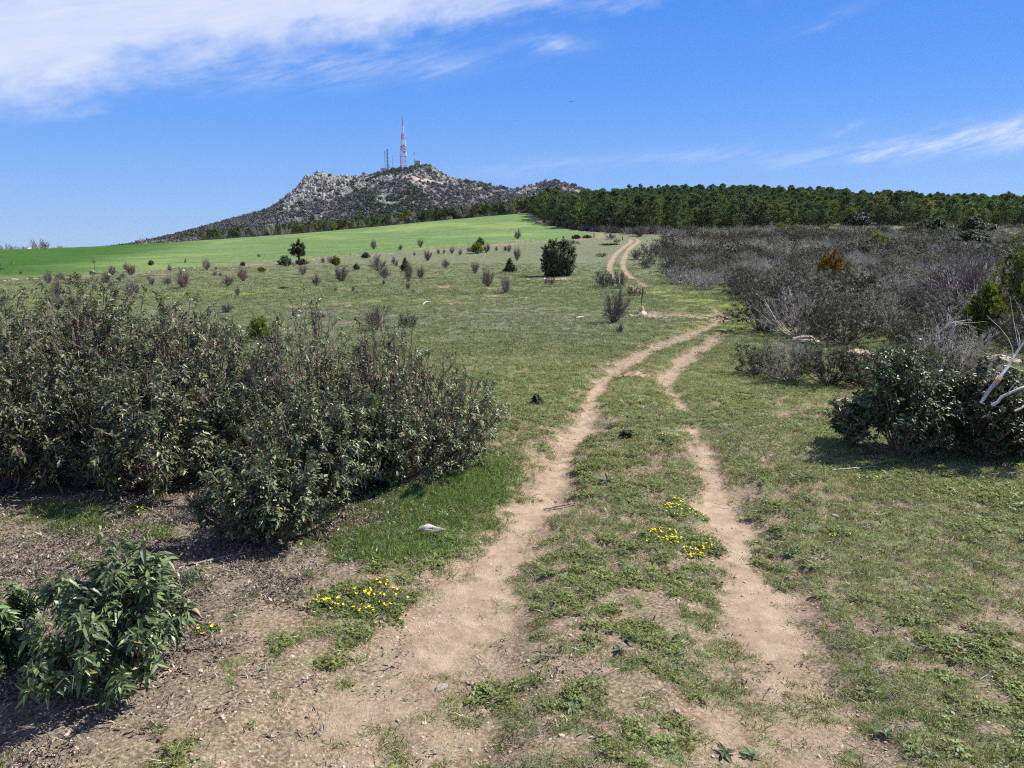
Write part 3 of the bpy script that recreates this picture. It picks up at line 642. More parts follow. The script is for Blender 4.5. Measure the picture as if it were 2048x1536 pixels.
    tag(obj('hill', me), kind='structure')
    def hz(x, y):
        k = (np.asarray(x) - X[0, 0]) / (X[0, 1] - X[0, 0]); j = (np.asarray(y) - 560) / (Y[1, 0] - Y[0, 0])
        return Z[np.clip(np.round(j).astype(int), 0, ny - 1), np.clip(np.round(k).astype(int), 0, nx - 1)]
    def hattr(A, x, y):
        k = (np.asarray(x) - X[0, 0]) / (X[0, 1] - X[0, 0]); j = (np.asarray(y) - 560) / (Y[1, 0] - Y[0, 0])
        return A[np.clip(np.round(j).astype(int), 0, ny - 1), np.clip(np.round(k).astype(int), 0, nx - 1)]
    return hz, hattr, m, scar, near
HZ, HATTR, HROCK, HSCAR, HNEAR = build_hill()

# ------------------------------------------------------------------ instanced stuff (grass, weeds, litter, gravel, far scrub)
def proto_collection(name, meshes):
    c = bpy.data.collections.new(name)
    for i, me in enumerate(meshes):
        o = bpy.data.objects.new('%s_kind_%02d' % (name, i), me); c.objects.link(o)
    return c
def scatter(name, P, rot, scale, idx, coll, sz=None):
    """points with per-point rotation (n,3), scale and prototype index"""
    n = len(P); me = bpy.data.meshes.new(name); me.vertices.add(n); me.vertices.foreach_set('co', np.ascontiguousarray(P, dtype=np.float32).ravel())
    a = me.attributes.new('rotv', 'FLOAT_VECTOR', 'POINT'); a.data.foreach_set('vector', np.ascontiguousarray(rot, dtype=np.float32).ravel())
    sc = np.stack([scale, scale, scale if sz is None else sz], -1)
    a = me.attributes.new('sclv', 'FLOAT_VECTOR', 'POINT'); a.data.foreach_set('vector', np.ascontiguousarray(sc, dtype=np.float32).ravel())
    a = me.attributes.new('kind_id', 'INT', 'POINT'); a.data.foreach_set('value', np.ascontiguousarray(idx, dtype=np.int32))
    o = obj(name, me)
    ng = bpy.data.node_groups.new(name + '_scatter', 'GeometryNodeTree')
    ng.interface.new_socket('Geometry', in_out='INPUT', socket_type='NodeSocketGeometry'); ng.interface.new_socket('Geometry', in_out='OUTPUT', socket_type='NodeSocketGeometry')
    gi = ng.nodes.new('NodeGroupInput'); go = ng.nodes.new('NodeGroupOutput')
    ip = ng.nodes.new('GeometryNodeInstanceOnPoints'); ci = ng.nodes.new('GeometryNodeCollectionInfo')
    ci.inputs['Collection'].default_value = coll; ci.inputs['Separate Children'].default_value = True; ci.inputs['Reset Children'].default_value = True
    ip.inputs['Pick Instance'].default_value = True
    def na(nm, typ):
        q = ng.nodes.new('GeometryNodeInputNamedAttribute'); q.data_type = typ; q.inputs['Name'].default_value = nm; return q.outputs['Attribute']
    er = ng.nodes.new('FunctionNodeEulerToRotation')
    L = ng.links.new
    L(gi.outputs[0], ip.inputs['Points']); L(ci.outputs[0], ip.inputs['Instance']); L(na('kind_id', 'INT'), ip.inputs['Instance Index'])
    L(na('rotv', 'FLOAT_VECTOR'), er.inputs[0]); L(er.outputs[0], ip.inputs['Rotation']); L(na('sclv', 'FLOAT_VECTOR'), ip.inputs['Scale'])
    L(ip.outputs[0], go.inputs[0])
    md = o.modifiers.new('scatter', 'NODES'); md.node_group = ng
    tag(o, kind='stuff'); return o

def grass_tuft(seed, n, ln, wd, rad, mat, flat=.3):
    rng = np.random.default_rng(seed); g = Geo()
    P = np.stack([rng.normal(0, rad * .5, n), rng.normal(0, rad * .5, n), np.full(n, -.003)], -1)
    A = unit(np.stack([P[:, 0] / rad * .9, P[:, 1] / rad * .9, np.full(n, 1.)], -1) + rng.normal(0, flat, (n, 3)) * np.array([1, 1, .2]))
    g.add(*_tr(leaves(rng, P, A, 1, ln, wd, (5, 40), .5, LEAF_BLADE))); return g.mesh('grass_tuft', [mat])
def _tr(t): V, F_, r = t; return V, F_, 0, r
def weed_mesh(seed, n, ln, wd, rad, mat, hgt=.01, tpl=LEAF_LO, alpha=(60, 95), droop=.2):
    rng = np.random.default_rng(seed); g = Geo()
    q = rng.uniform(0, 1, n) ** .6 * rad; ph = rng.uniform(0, 6.28, n)
    P = np.stack([q * np.cos(ph), q * np.sin(ph), rng.uniform(.1, 1, n) * hgt], -1); A = unit(rng.normal(0, .25, (n, 3)) + np.array([0, 0, 1.]))
    g.add(*_tr(leaves(rng, P, A, 3, ln, wd, alpha, droop, tpl))); return g.mesh('weed', [mat])
def rosette_mesh(seed, n=11, ln=.06, wd=.017):
    rng = np.random.default_rng(seed); g = Geo()
    g.add(*_tr(leaves(rng, np.array([[0, 0, .006]]), np.array([[0, 0, 1.]]), n, ln, wd, (62, 86), .25, LEAF_HI))); return g.mesh('rosette', [M['rosette']])
def pebble_mesh(seed, mat, flat=.6, sub=1):
    import bmesh
    bm = bmesh.new(); bmesh.ops.create_icosphere(bm, subdivisions=sub, radius=1.); rng = random.Random(seed)
    ax = Vector([rng.uniform(.7, 1.2), rng.uniform(.6, 1.0), flat * rng.uniform(.7, 1.1)])
    o = Vector([rng.uniform(0, 50) for _ in range(3)])
    from mathutils import noise as mn
    for v in bm.verts:
        k = 1 + .28 * mn.noise(v.co * 1.3 + o) + .14 * mn.noise(v.co * 3.1 + o)
        v.co = Vector((v.co.x * ax.x, v.co.y * ax.y, v.co.z * ax.z)) * k
    me = bpy.data.meshes.new('pebble'); bm.to_mesh(me); bm.free(); me.materials.append(mat); return me

RG = np.random.default_rng(5)
def sample_ground(n, r0, r1, power=1., amax=39., seed=0):
    """random points of the view sector between two ranges; power<1 crowds them near"""
    rng = np.random.default_rng(seed)
    u = rng.uniform(0, 1, n); r = (r0 ** power + u * (r1 ** power - r0 ** power)) ** (1 / power); a = np.radians(rng.uniform(-amax, amax, n))
    return r * np.sin(a), r * np.cos(a)

def build_cover():
    tufts = [grass_tuft(i, 26, .030, .0026, .035, M['grass']) for i in range(4)] + [grass_tuft(10 + i, 34, .075, .0032, .04, M['grass_lush'], .35) for i in range(3)]
    tufts += [grass_tuft(20 + i, 60, .08, .012, .18, M['grass_far'], .6) for i in range(2)]
    gc = proto_collection('tuft', tufts)
    Xs, Ys, Ss, Is, Zs = [], [], [], [], []
    rng = np.random.default_rng(1)
    for (n, r0, r1, pw, kinds, smin, smax, vth) in ((60000, 1.9, 6.5, 1.2, (0, 1, 2, 3), .5, 1.15, .35), (70000, 6, 15, 1.1, (0, 1, 2, 3), .8, 1.6, .35), (26000, 13, 34, 1., (7, 8), .35, .9, .3), (16000, 30, 75, 1., (7, 8), .8, 1.7, .3)):
        X, Y = sample_ground(n, r0, r1, pw, seed=int(r0 * 7)); m = masks(X, Y)
        k = (m['veg'] + rng.uniform(-.5, .5, n) > vth + .28) & (m['field'] < .5)
        if r0 > 10: k &= (m['track'] < .2) & (rng.uniform(0, 1, n) < .75)
        X, Y = X[k], Y[k]; Xs.append(X); Ys.append(Y); Is.append(rng.choice(kinds, len(X))); Ss.append(rng.uniform(smin, smax, len(X)))
    X, Y = sample_ground(50000, 3.5, 7.5, 1.5, seed=77); m = masks(X, Y)                # lush grass at the shrubs' foot
    k = (m['lush'] > rng.uniform(.12, 1.0, len(X))) & (m['track'] < .3)
    X, Y = X[k], Y[k]; Xs.append(X); Ys.append(Y); Is.append(rng.choice((4, 5, 6), len(X))); Ss.append(rng.uniform(.5, 1.1, len(X)))
    X, Y = sample_ground(2600, 2.4, 30, 1.1, seed=78); m = masks(X, Y)                  # scattered taller tufts
    k = (m['track'] < .3) & (fbm(X, Y, .6, 3, 201) > .56) & (m['field'] < .5)
    X, Y = X[k], Y[k]; Xs.append(X); Ys.append(Y); Is.append(rng.choice((4, 5, 6), len(X))); Ss.append(rng.uniform(.5, 1.0, len(X)))
    for (cx, cy, q, nn) in ((-1.75, 5.25, .10, 30), (-3.1, 5.15, .14, 40), (-2.85, 4.95, .1, 30), (-1.35, 5.0, .15, 40), (-.95, 4.55, .16, 60), (-2.7, 4.85, .1, 20), (-2.25, 4.75, .08, 16), (-.7, 4.35, .12, 40)):
        X = rng.normal(cx, q, nn); Y = rng.normal(cy, q * .8, nn); Xs.append(X); Ys.append(Y); Is.append(rng.choice((4, 5, 6), nn)); Ss.append(rng.uniform(.8, 1.4, nn))
    X, Y, I, S_ = map(np.concatenate, (Xs, Ys, Is, Ss)); Z = ground_h(X, Y)
    rot = np.stack([rng.normal(0, .12, len(X)), rng.normal(0, .12, len(X)), rng.uniform(0, 6.28, len(X))], -1)
    scatter('grass', np.stack([X, Y, Z], -1), rot, S_, I, gc)
    # broad-leaved ground cover
    wc = proto_collection('weed', [weed_mesh(30 + i, 16, .014, .009, .045, M['weed'], .014) for i in range(3)] + [weed_mesh(40 + i, 9, .022, .010, .035, M['weed'], .018) for i in range(2)] + [rosette_mesh(50), rosette_mesh(51, 9, .05, .014)])
    X, Y = sample_ground(60000, 1.9, 12, 1.15, seed=91); m = masks(X, Y); pat = fbm(X, Y, .5, 3, 301)
    k = (m['veg'] + (pat - .5) * 1.6 > rng.uniform(.65, 1.9, len(X))) & (m['track'] < .4)
    X, Y = X[k], Y[k]; I = rng.choice((0, 1, 2, 3, 4), len(X)); S_ = rng.uniform(.6, 1.3, len(X)); q = rng.uniform(0, 1, len(X)) < .012; I[q] = rng.choice((5, 6), q.sum())
    rot = np.stack([rng.normal(0, .1, len(X)), rng.normal(0, .1, len(X)), rng.uniform(0, 6.28, len(X))], -1)
    scatter('ground_cover', np.stack([X, Y, ground_h(X, Y)], -1), rot, S_, I, wc)
    # leaf litter
    def dead(seed):
        r2 = np.random.default_rng(seed); g = Geo(); n = 12
        P = np.stack([r2.normal(0, .03, n), r2.normal(0, .03, n), r2.uniform(.001, .008, n)], -1)
        g.add(*_tr(leaves(r2, P, np.tile([[0, 0, 1.]], (n, 1)), 1, .020, .0065, (60, 100), -.25, LEAF_HI))); return g.mesh('dead_leaves', [M['dry']])
    lc = proto_collection('litter', [dead(60 + i) for i in range(4)] + [grass_tuft(70, 8, .05, .0022, .05, M['dry'], 1.5)])
    X, Y = sample_ground(70000, 1.9, 9, 1.4, seed=92); m = masks(X, Y)
    pl = fbm(X, Y, .3, 3, 501)
    k = (m['litter'] * (.15 + 1.1 * sst(pl, .38, .65)) + .015 > rng.uniform(0, 1, len(X))) & (m['track'] < .6)
    kd = rng.integers(0, 5, len(X)); str_ = (rng.uniform(0, 1, len(X)) < .30 * m['veg']) & (m['track'] < .5); kd[str_ & ~k] = 4; k |= str_
    X, Y, kd = X[k], Y[k], kd[k]
    rot = np.stack([rng.normal(0, .25, len(X)), rng.normal(0, .25, len(X)), rng.uniform(0, 6.28, len(X))], -1)
    scatter('leaf_litter', np.stack([X, Y, ground_h(X, Y) + .002], -1), rot, rng.uniform(.6, 1.3, len(X)), kd, lc)
    # gravel
    pc = proto_collection('gravel_bit', [pebble_mesh(80 + i, M['gravel']) for i in range(5)])
    X, Y = sample_ground(90000, 1.9, 13, 1.05, seed=93); m = masks(X, Y)
    k = (np.clip(1 - m['veg'], 0, 1) * (.25 + .75 * sst(fbm(X, Y, .5, 3, 401), .45, .65)) > rng.uniform(.15, 1.1, len(X)))
    X, Y = X[k], Y[k]; sc =   .0042 * np.exp(rng.normal(0, .5, len(X)))
    rot = rng.uniform(0, 6.28, (len(X), 3)) * np.array([.1, .1, 1])
    scatter('gravel', np.stack([X, Y, ground_h(X, Y)], -1), rot, sc * (1 + .5 * sst(np.hypot(X, Y), 5, 12)), rng.integers(0, 5, len(X)), pc)
    # pale rubble along the lower field edge and in the clay scrapes
    X, Y = sample_ground(60000, 40, 130, 1., seed=94); m = masks(X, Y)
    k = (np.exp(-((m['sd'] - 2.4) / 1.4) ** 2) > rng.uniform(0.3, 3.5, len(X)))
    X2, Y2 = sample_ground(60000, 12, 60, 1., seed=95); m2 = masks(X2, Y2); k2 = (m2['bare'] > .5) & (rng.uniform(0, 1, len(X2)) < .8)
    X = np.r_[X[k], X2[k2]]; Y = np.r_[Y[k], Y2[k2]]
    rc = proto_collection('rubble_bit', [pebble_mesh(85 + i, M['tan_stone'], .5) for i in range(4)])
    scatter('rubble', np.stack([X, Y, ground_h(X, Y)], -1), rng.uniform(0, 6.28, (len(X), 3)) * np.array([.05, .05, 1]), .036 * np.exp(rng.normal(0, .5, len(X))) * (1 + np.hypot(X, Y) / 90), rng.integers(0, 4, len(X)), rc)
build_cover()

# ------------------------------------------------------------------ shrubs
def shrub_parts(seed, h, r, n=60, shape='dome', twigs=5, sub=3, nl=8, ln=.05, wd=.014, tpl=LEAF_HI, droop=.45, th=.007, span=.05, alpha=(50, 85), keep=1., tw=.22, sb=.10, sides=3, lean=(0, 0), up=.55):
    rng = np.random.default_rng(seed)
    res, P, D = skeleton(rng, h, r, n, shape, twigs, sub, tw, sb, th=th, lean=lean, up=up)
    g = Geo()
    for i, (a, b) in enumerate(res): g.add(*tubes(a, b, sides + (i == 0)))
    f = Geo()
    if nl:
        k = rng.uniform(0, 1, len(P)) < keep
        f.add(*_tr(leaves(rng, P[k], D[k], nl, ln, wd, alpha, droop, tpl, span)))
    return g, f

def plant(name, label, cat, loc, gs, fs, stem_mat, leaf_mat_, group=None, rz=0, sc=1., stem='stems', leaf='foliage'):
    t = tag(empty(name, loc, rz), label, cat, group); t.scale = (sc,) * 3 if isinstance(sc, (int, float)) else sc
    a = gs if isinstance(gs, bpy.types.Mesh) else gs.mesh(stem, [stem_mat]); obj(stem, a, t)
    if fs is not None:
        b = fs if isinstance(fs, bpy.types.Mesh) else fs.mesh(leaf, [leaf_mat_]); obj(leaf, b, t)
    return t

GL = 'rockrose shrubs massed left of the track'
NEAR = [  # X, Y, height, radius, stems, twigs, sub, leaves, length, keep, label
    (-4.95, 7.2, 1.50, .95, 70, 6, 3, 7, .048, .8, 'tall twiggy rockrose shrub cut by the left edge of the photo, rearmost there'),
    (-3.75, 7.0, 1.40, .90, 75, 6, 3, 8, .050, 1, 'tall leafy rockrose shrub whose rounded crown is the highest of the left mass'),
    (-2.75, 6.75, 1.22, .80, 70, 6, 3, 8, .050, 1, 'leafy rockrose shrub sloping down right of the highest crown in the left mass'),
    (-3.75, 5.75, .98, .75, 70, 6, 3, 8, .052, 1, 'dense rockrose shrub at the left edge, standing over the long grass'),
    (-2.75, 5.75, .92, .62, 60, 6, 3, 8, .052, 1, 'mid-height leafy rockrose shrub above the yellow flowers and deep shadow'),
    (-1.72, 6.6, 1.26, .66, 60, 6, 3, 6, .044, .72, 'tall sparse rockrose shrub with twiggy upright tips beside the small conifer'),
    (-1.12, 6.7, 1.14, .50, 50, 6, 3, 6, .042, .66, 'thin-leaved twiggy rockrose shrub, upright, rightmost of the tall ones'),
    (-.62, 6.35, .90, .66, 62, 6, 3, 6, .042, .75, 'fine-twigged rockrose shrub reaching furthest right, beside the left wheel track'),
    (-2.05, 6.1, .86, .55, 52, 6, 3, 7, .044, .85, 'rockrose shrub with brown inner stems in the middle of the left mass'),
    (-1.52, 4.62, .58, .40, 46, 5, 3, 8, .044, 1, 'low rockrose shrub at the front tip of the left mass, above bare earth'),
    (-1.40, 5.45, .82, .58, 60, 6, 3, 8, .046, 1, 'bushy rockrose shrub in the front centre of the left mass'),
    (-.90, 5.80, .74, .52, 56, 6, 3, 7, .042, .9, 'dense rockrose shrub behind the patch of long green grass'),
]
for i, (X, Y, h, r, n, tw, sb, nl, ln, kp, lab) in enumerate(NEAR):
    h *= 1.04 if i < 3 else .99 if i < 8 else .93; nl = max(nl - 1, 6); n = int(n * 2.1); ln *= .76; kp = kp * .92
    g, f = shrub_parts(100 + i, h, r, n, 'dome', 6, 2, nl, ln, ln * .40, droop=.38, keep=kp, th=.0074, alpha=(40, 85), span=.05, tw=.13, sb=.07, up=.2)
    plant('rockrose_shrub', lab, 'shrub', (X, Y, gz(X, Y)), g, f, M['bark'], M['cistus'], GL)
g, f = shrub_parts(130, .50, .31, 60, 'dome', 5, 2, 6, .048, .016, droop=.45, th=.0045, span=.05, tw=.20, sb=.10, up=.4)
plant('rockrose_shrub', 'small fresh green rockrose shrub with long drooping leaves in the left foreground', 'shrub', (-1.60, 3.02, gz(-1.6, 3.02)), g, f, M['bark'], M['cistus_near'])
g, f = shrub_parts(131, .42, .28, 12, 'vase', 4, 2, 6, .050, .016, droop=.5, th=.005, span=.05)
plant('rockrose_shrub', 'thin upright rockrose sprigs rising behind the small foreground shrub', 'shrub', (-1.78, 3.35, gz(-1.78, 3.35)), g, f, M['bark'], M['cistus_near'])
g, f = shrub_parts(132, .32, .19, 26, 'dome', 5, 2, 6, .048, .016, droop=.45, th=.0045, span=.05, tw=.20, sb=.10)
plant('rockrose_shrub', 'clump of drooping rockrose leaves cut off at the left edge of the foreground', 'shrub', (-2.22, 3.12, gz(-2.22, 3.12)), g, f, M['bark'], M['cistus_near'])
GR = 'rockrose shrubs at the right edge'
for i, (X, Y, h, r, n, lab) in enumerate([
    (3.40, 6.7, .86, .46, 90, 'large dark glossy-leaved rockrose shrub on the right, casting a black shadow left'),
    (4.02, 6.6, .74, .48, 84, 'dark rockrose shrub under the bleached dead branch at the right edge'),
    (4.65, 6.8, .74, .52, 66, 'rockrose shrub cut off by the right edge beside the dead branch'),
    (3.12, 7.0, .42, .20, 22, 'small rockrose sprig jutting left from the dark shrub on the right')]):
    g, f = shrub_parts(140 + i, h, r, n, 'dome', 6, 2, 6, .046, .020, droop=.25, th=.0075, alpha=(35, 80), tw=.18, sb=.09, up=.3)
    plant('rockrose_shrub', lab, 'shrub', (X, Y, gz(X, Y)), g, f, M['bark'], M['cistus_dark'], GR)

# ---- shared shrub meshes for the thicket
def two(seed, mats, **kw):
    g, f = shrub_parts(seed, **kw); return g.mesh('stems', [mats[0]]), f.mesh('foliage', [mats[1]]) if f.n else None
SCRUB = [two(200 + i, (M['twig'], M['scrub']), h=1.15, r=.95, n=52, twigs=6, sub=3, nl=6, ln=.050, wd=.021, tpl=LEAF_LO, keep=.8, th=.009, shape='dome', up=.2) for i in range(4)]
SCRUB_GREY = [two(210 + i, (M['twig_grey'], M['scrub']), h=1.15, r=.95, n=76, twigs=6, sub=3, nl=5, ln=.050, wd=.020, tpl=LEAF_LO, keep=.22, th=.011, shape='dome', up=.2) for i in range(3)]
FAR = []
for i in range(5):
    g, f = shrub_parts(220 + i, 1.25, 1.05, 34, 'dome', 6, 2, 6, .085, .040, LEAF_LO, .4, .016, .06, keep=(.8, .6, .25, .7, .12)[i], up=.1)
    gM = [np.where((np.arange(len(q)) * 7919 // 97) % 5 == 0, 2, 0) for q in g.M]
    gg = Geo(); gg.V = g.V + f.V; gg.F = g.F + [q + g.n for q in f.F]; gg.M = gM + [q * 0 + 1 for q in f.M]; gg.Rn = g.Rn + f.Rn; gg.n = g.n + f.n
    FAR.append(gg.mesh('far_scrub', [M['twig_grey'] if i in (2, 4) else M['twig_red'] if i == 1 else M['twig'], M['scrub'], M['twig_grey']]))

# thicket outline on the ground (as seen: right of the track, back to the pines)
THK = [at(u, v) for u, v in ((1322, 476), (1318, 500), (1328, 540), (1330, 574), (1400, 589), (1500, 607), (1545, 612), (1500, 634), (1490, 655), (1495, 664), (1600, 676), (1700, 690), (1780, 720), (1960, 740), (2200, 780))]
THK = [(p.x, p.y) for p in THK] + [(16, 9), (34, 12), (70, 40), (118, 110), (140, 165), (95, 158), (50, 155), (30, 146)]
CLEAR = [(at(1430, 560), 1.2, 2.0), (at(1560, 545), 2.0, 2.5), (at(1750, 560), 2.0, 3.0), (at(1900, 545), 2.6, 3.0), (at(1480, 500), 3, 5), (at(1800, 500), 4, 6), (at(1620, 625), .9, 1.2), (at(1700, 640), 1.1, .8), (at(1840, 612), 2.2, 2.0), (at(1650, 518), 4.5, 3.0), (at(1760, 722), .9, .7), (at(1985, 735), .6, .5)]
def build_thicket():
    rng = np.random.default_rng(9); cand = []
    tries = 60000
    X = rng.uniform(3, 140, tries); Y = rng.uniform(9, 168, tries); sd = poly_sd(X, Y, THK)
    ok = sd < -.55
    for p, rx, ry in CLEAR: ok &= (((X - p.x) / rx) ** 2 + ((Y - p.y) / ry) ** 2) > 1
    ok &= np.abs(np.arctan2(X, Y)) < R(36)
    X, Y = X[ok], Y[ok]
    o = np.argsort(np.hypot(X, Y) + rng.uniform(0, 4, len(X))); X, Y = X[o], Y[o]
    cell = {}; keep = []
    for x, y in zip(X, Y):
        s = 1.12 + .007 * y + .5 * float(_hash(np.array([x * 7]), np.array([y * 7]), 3)[0]); k = (int(x // 2), int(y // 2)); bad = False
        for i in (-1, 0, 1):
            for j in (-1, 0, 1):
                for (a, b) in cell.get((k[0] + i, k[1] + j), ()):
                    if (a - x) ** 2 + (b - y) ** 2 < s * s: bad = True; break
        if not bad: cell.setdefault(k, []).append((x, y)); keep.append((x, y))
    keep.sort(key=lambda p: math.hypot(*p)); n_ind = 262
    for i, (x, y) in enumerate(keep[:n_ind]):
        q = float(fbm(np.array([x]), np.array([y]), 3.0, 2, 77)[0]) + rng.normal(0, .05)
        gp = SCRUB_GREY[rng.integers(3)] if q > .545 else SCRUB[rng.integers(4)]
        s = rng.uniform(.75, 1.30) * (.66 if y < 14 else .85 if y < 20 else 1.05)
        lab, grp = (('grey half-bare scrub bush in the thicket right of the track', 'grey scrub bushes of the thicket') if q > .545 else ('dark olive rockrose scrub bush in the thicket right of the track', 'green scrub bushes of the thicket'))
        u = 1024 + x / y * F
        zone = 'beside the grass lane' if u < 1430 else 'left of the rusty juniper' if u < 1600 else 'around the rusty juniper' if u < 1740 else 'between the two junipers' if u < 1920 else 'near the right edge'
        band = 'front edge' if y < 19 else 'lower part' if y < 26 else 'middle' if y < 40 else 'back'
        lab = ('grey half-bare scrub bush' if q > .545 else 'dark olive leafy scrub bush') + ', ' + band + ' of the thicket ' + zone
        t = tag(empty('scrub_bush', (x, y, gz(x, y) - .02), rng.uniform(0, 6.28)), lab, 'shrub', grp); t.scale = (s, s, s * rng.uniform(.60, .88))
        obj('stems', gp[0], t); obj('foliage', gp[1], t)
    K = np.array(keep[n_ind:]); n = len(K); print('thicket', len(keep), 'stuff', n)
    sc = rng.uniform(.65, 1.4, n) * (1.0 + .10 * sst(K[:, 1], 40, 120)) * (.7 + .6 * fbm(K[:, 0], K[:, 1], 9, 2, 99)); pq = fbm(K[:, 0], K[:, 1], 7, 3, 98) + rng.normal(0, .07, n); kid = np.where(pq > .54, rng.choice((2, 4), n), rng.choice((0, 1, 3), n))
    scatter('distant_scrub', np.stack([K[:, 0], K[:, 1], base_h(K[:, 0], K[:, 1])], -1), np.stack([rng.normal(0, .05, n), rng.normal(0, .05, n), rng.uniform(0, 6.28, n)], -1), sc, kid, proto_collection('far_scrub', FAR), sc * rng.uniform(.55, .88, n))
build_thicket()

# lone shrubs on the near right, in front of the thicket
G_ = 'low rockrose shrubs before the thicket'
for i, (u, v, hp, sc, grey, lab) in enumerate([
    (1515, 752, 62, 1, 0, 'small round rockrose shrub at the left end of the low row by the track'),
    (1580, 764, 82, 1, 1, 'rockrose shrub crowned with bleached grey twigs in the low row'),
    (1655, 772, 86, 1, 0, 'dark dense rockrose shrub in the middle of the low row before the thicket'),
    (1725, 776, 74, 1, 0, 'dark rockrose shrub at the right end of the low row, under the pale rock'),
    (1800, 770, 82, 1, 0, 'rockrose shrub standing behind the large dark shrub on the right'),
    (1860, 800, 110, 1, 0, 'leafy shrub wedged between the dark right shrub and the dead branch'),
    (1900, 770, 120, 1, 1, 'pale brown twiggy shrub just left of the bleached branch'),
    (1525, 664, 96, 1, 0, 'rounded dark shrub at the corner where the thicket meets the grass lane'),
    (1600, 676, 104, 1, 1, 'lilac-grey twiggy shrub beside the corner of the thicket'),
    (1690, 690, 108, 1, 0, 'dark shrub behind the flat pale rock at the thicket front')]):
    p = at(u, v); h = hp / F * math.hypot(p.y, H); gp = (SCRUB_GREY if grey else SCRUB)[i % 3]; s = h / 1.15
    plant('rockrose_shrub', lab, 'shrub', (p.x, p.y, gz(p.x, p.y)), gp[0], gp[1], None, None, G_, i * 1.3, (s * 1.05, s * 1.05, s))

# ------------------------------------------------------------------ meadow bushes
BARE_P = []
for i in range(5):
    g, f = shrub_parts(300 + i, 1., .56, 36, 'vase', 8, 4, 0, th=.016, tw=.33, sb=.19, up=.25, lean=(.0, 0)); BARE_P.append((g.mesh('bare_shrub', [M['twig']]), g.mesh('bare_shrub', [M['twig_red']])))
def leafy(seed, mats, **kw):
    g, f = shrub_parts(seed, **kw); return g.mesh('stems', [mats[0]]), f.mesh('foliage', [mats[1]])
DARK_P = [leafy(320 + i, (M['twig'], M['oak']), h=1., r=.70, n=50, twigs=6, sub=3, nl=5, ln=.10, wd=.05, tpl=LEAF_LO, th=.012) for i in range(2)]
CONE_P = [leafy(325 + i, (M['twig'], M['oak']), h=1., r=.52, n=70, shape='cone', twigs=5, sub=3, nl=5, ln=.09, wd=.045, tpl=LEAF_LO, th=.011) for i in range(2)]
JUN_P = [leafy(330 + i, (M['twig'], M['juniper']), h=1., r=.62, n=70, twigs=6, sub=3, nl=7, ln=.08, wd=.022, tpl=LEAF_LO, th=.010, alpha=(15, 60), droop=.0) for i in range(2)]
RUST_P = [leafy(335, (M['twig'], M['juniper_rust']), h=1., r=.9, n=60, twigs=6, sub=3, nl=7, ln=.09, wd=.03, tpl=LEAF_LO, th=.010, alpha=(15, 60), droop=.0)]
MAT_P = [leafy(338, (M['twig'], M['juniper']), h=1., r=1.0, n=80, twigs=6, sub=3, nl=7, ln=.12, wd=.05, tpl=LEAF_LO, th=.010, alpha=(15, 60), droop=.0)]
GREYB_P = [leafy(340 + i, (M['twig_grey'], M['scrub']), h=1., r=.8, n=45, twigs=6, sub=3, nl=5, ln=.07, wd=.028, tpl=LEAF_LO, keep=.6, th=.011) for i in range(2)]
RW = {'b': .52, 'r': .52, 'd': .70, 'c': .52, 'j': .62, 'o': .9, 'm': 1.0, 'g': .8}
SM = 'small bare shrubs dotted over the left meadow'
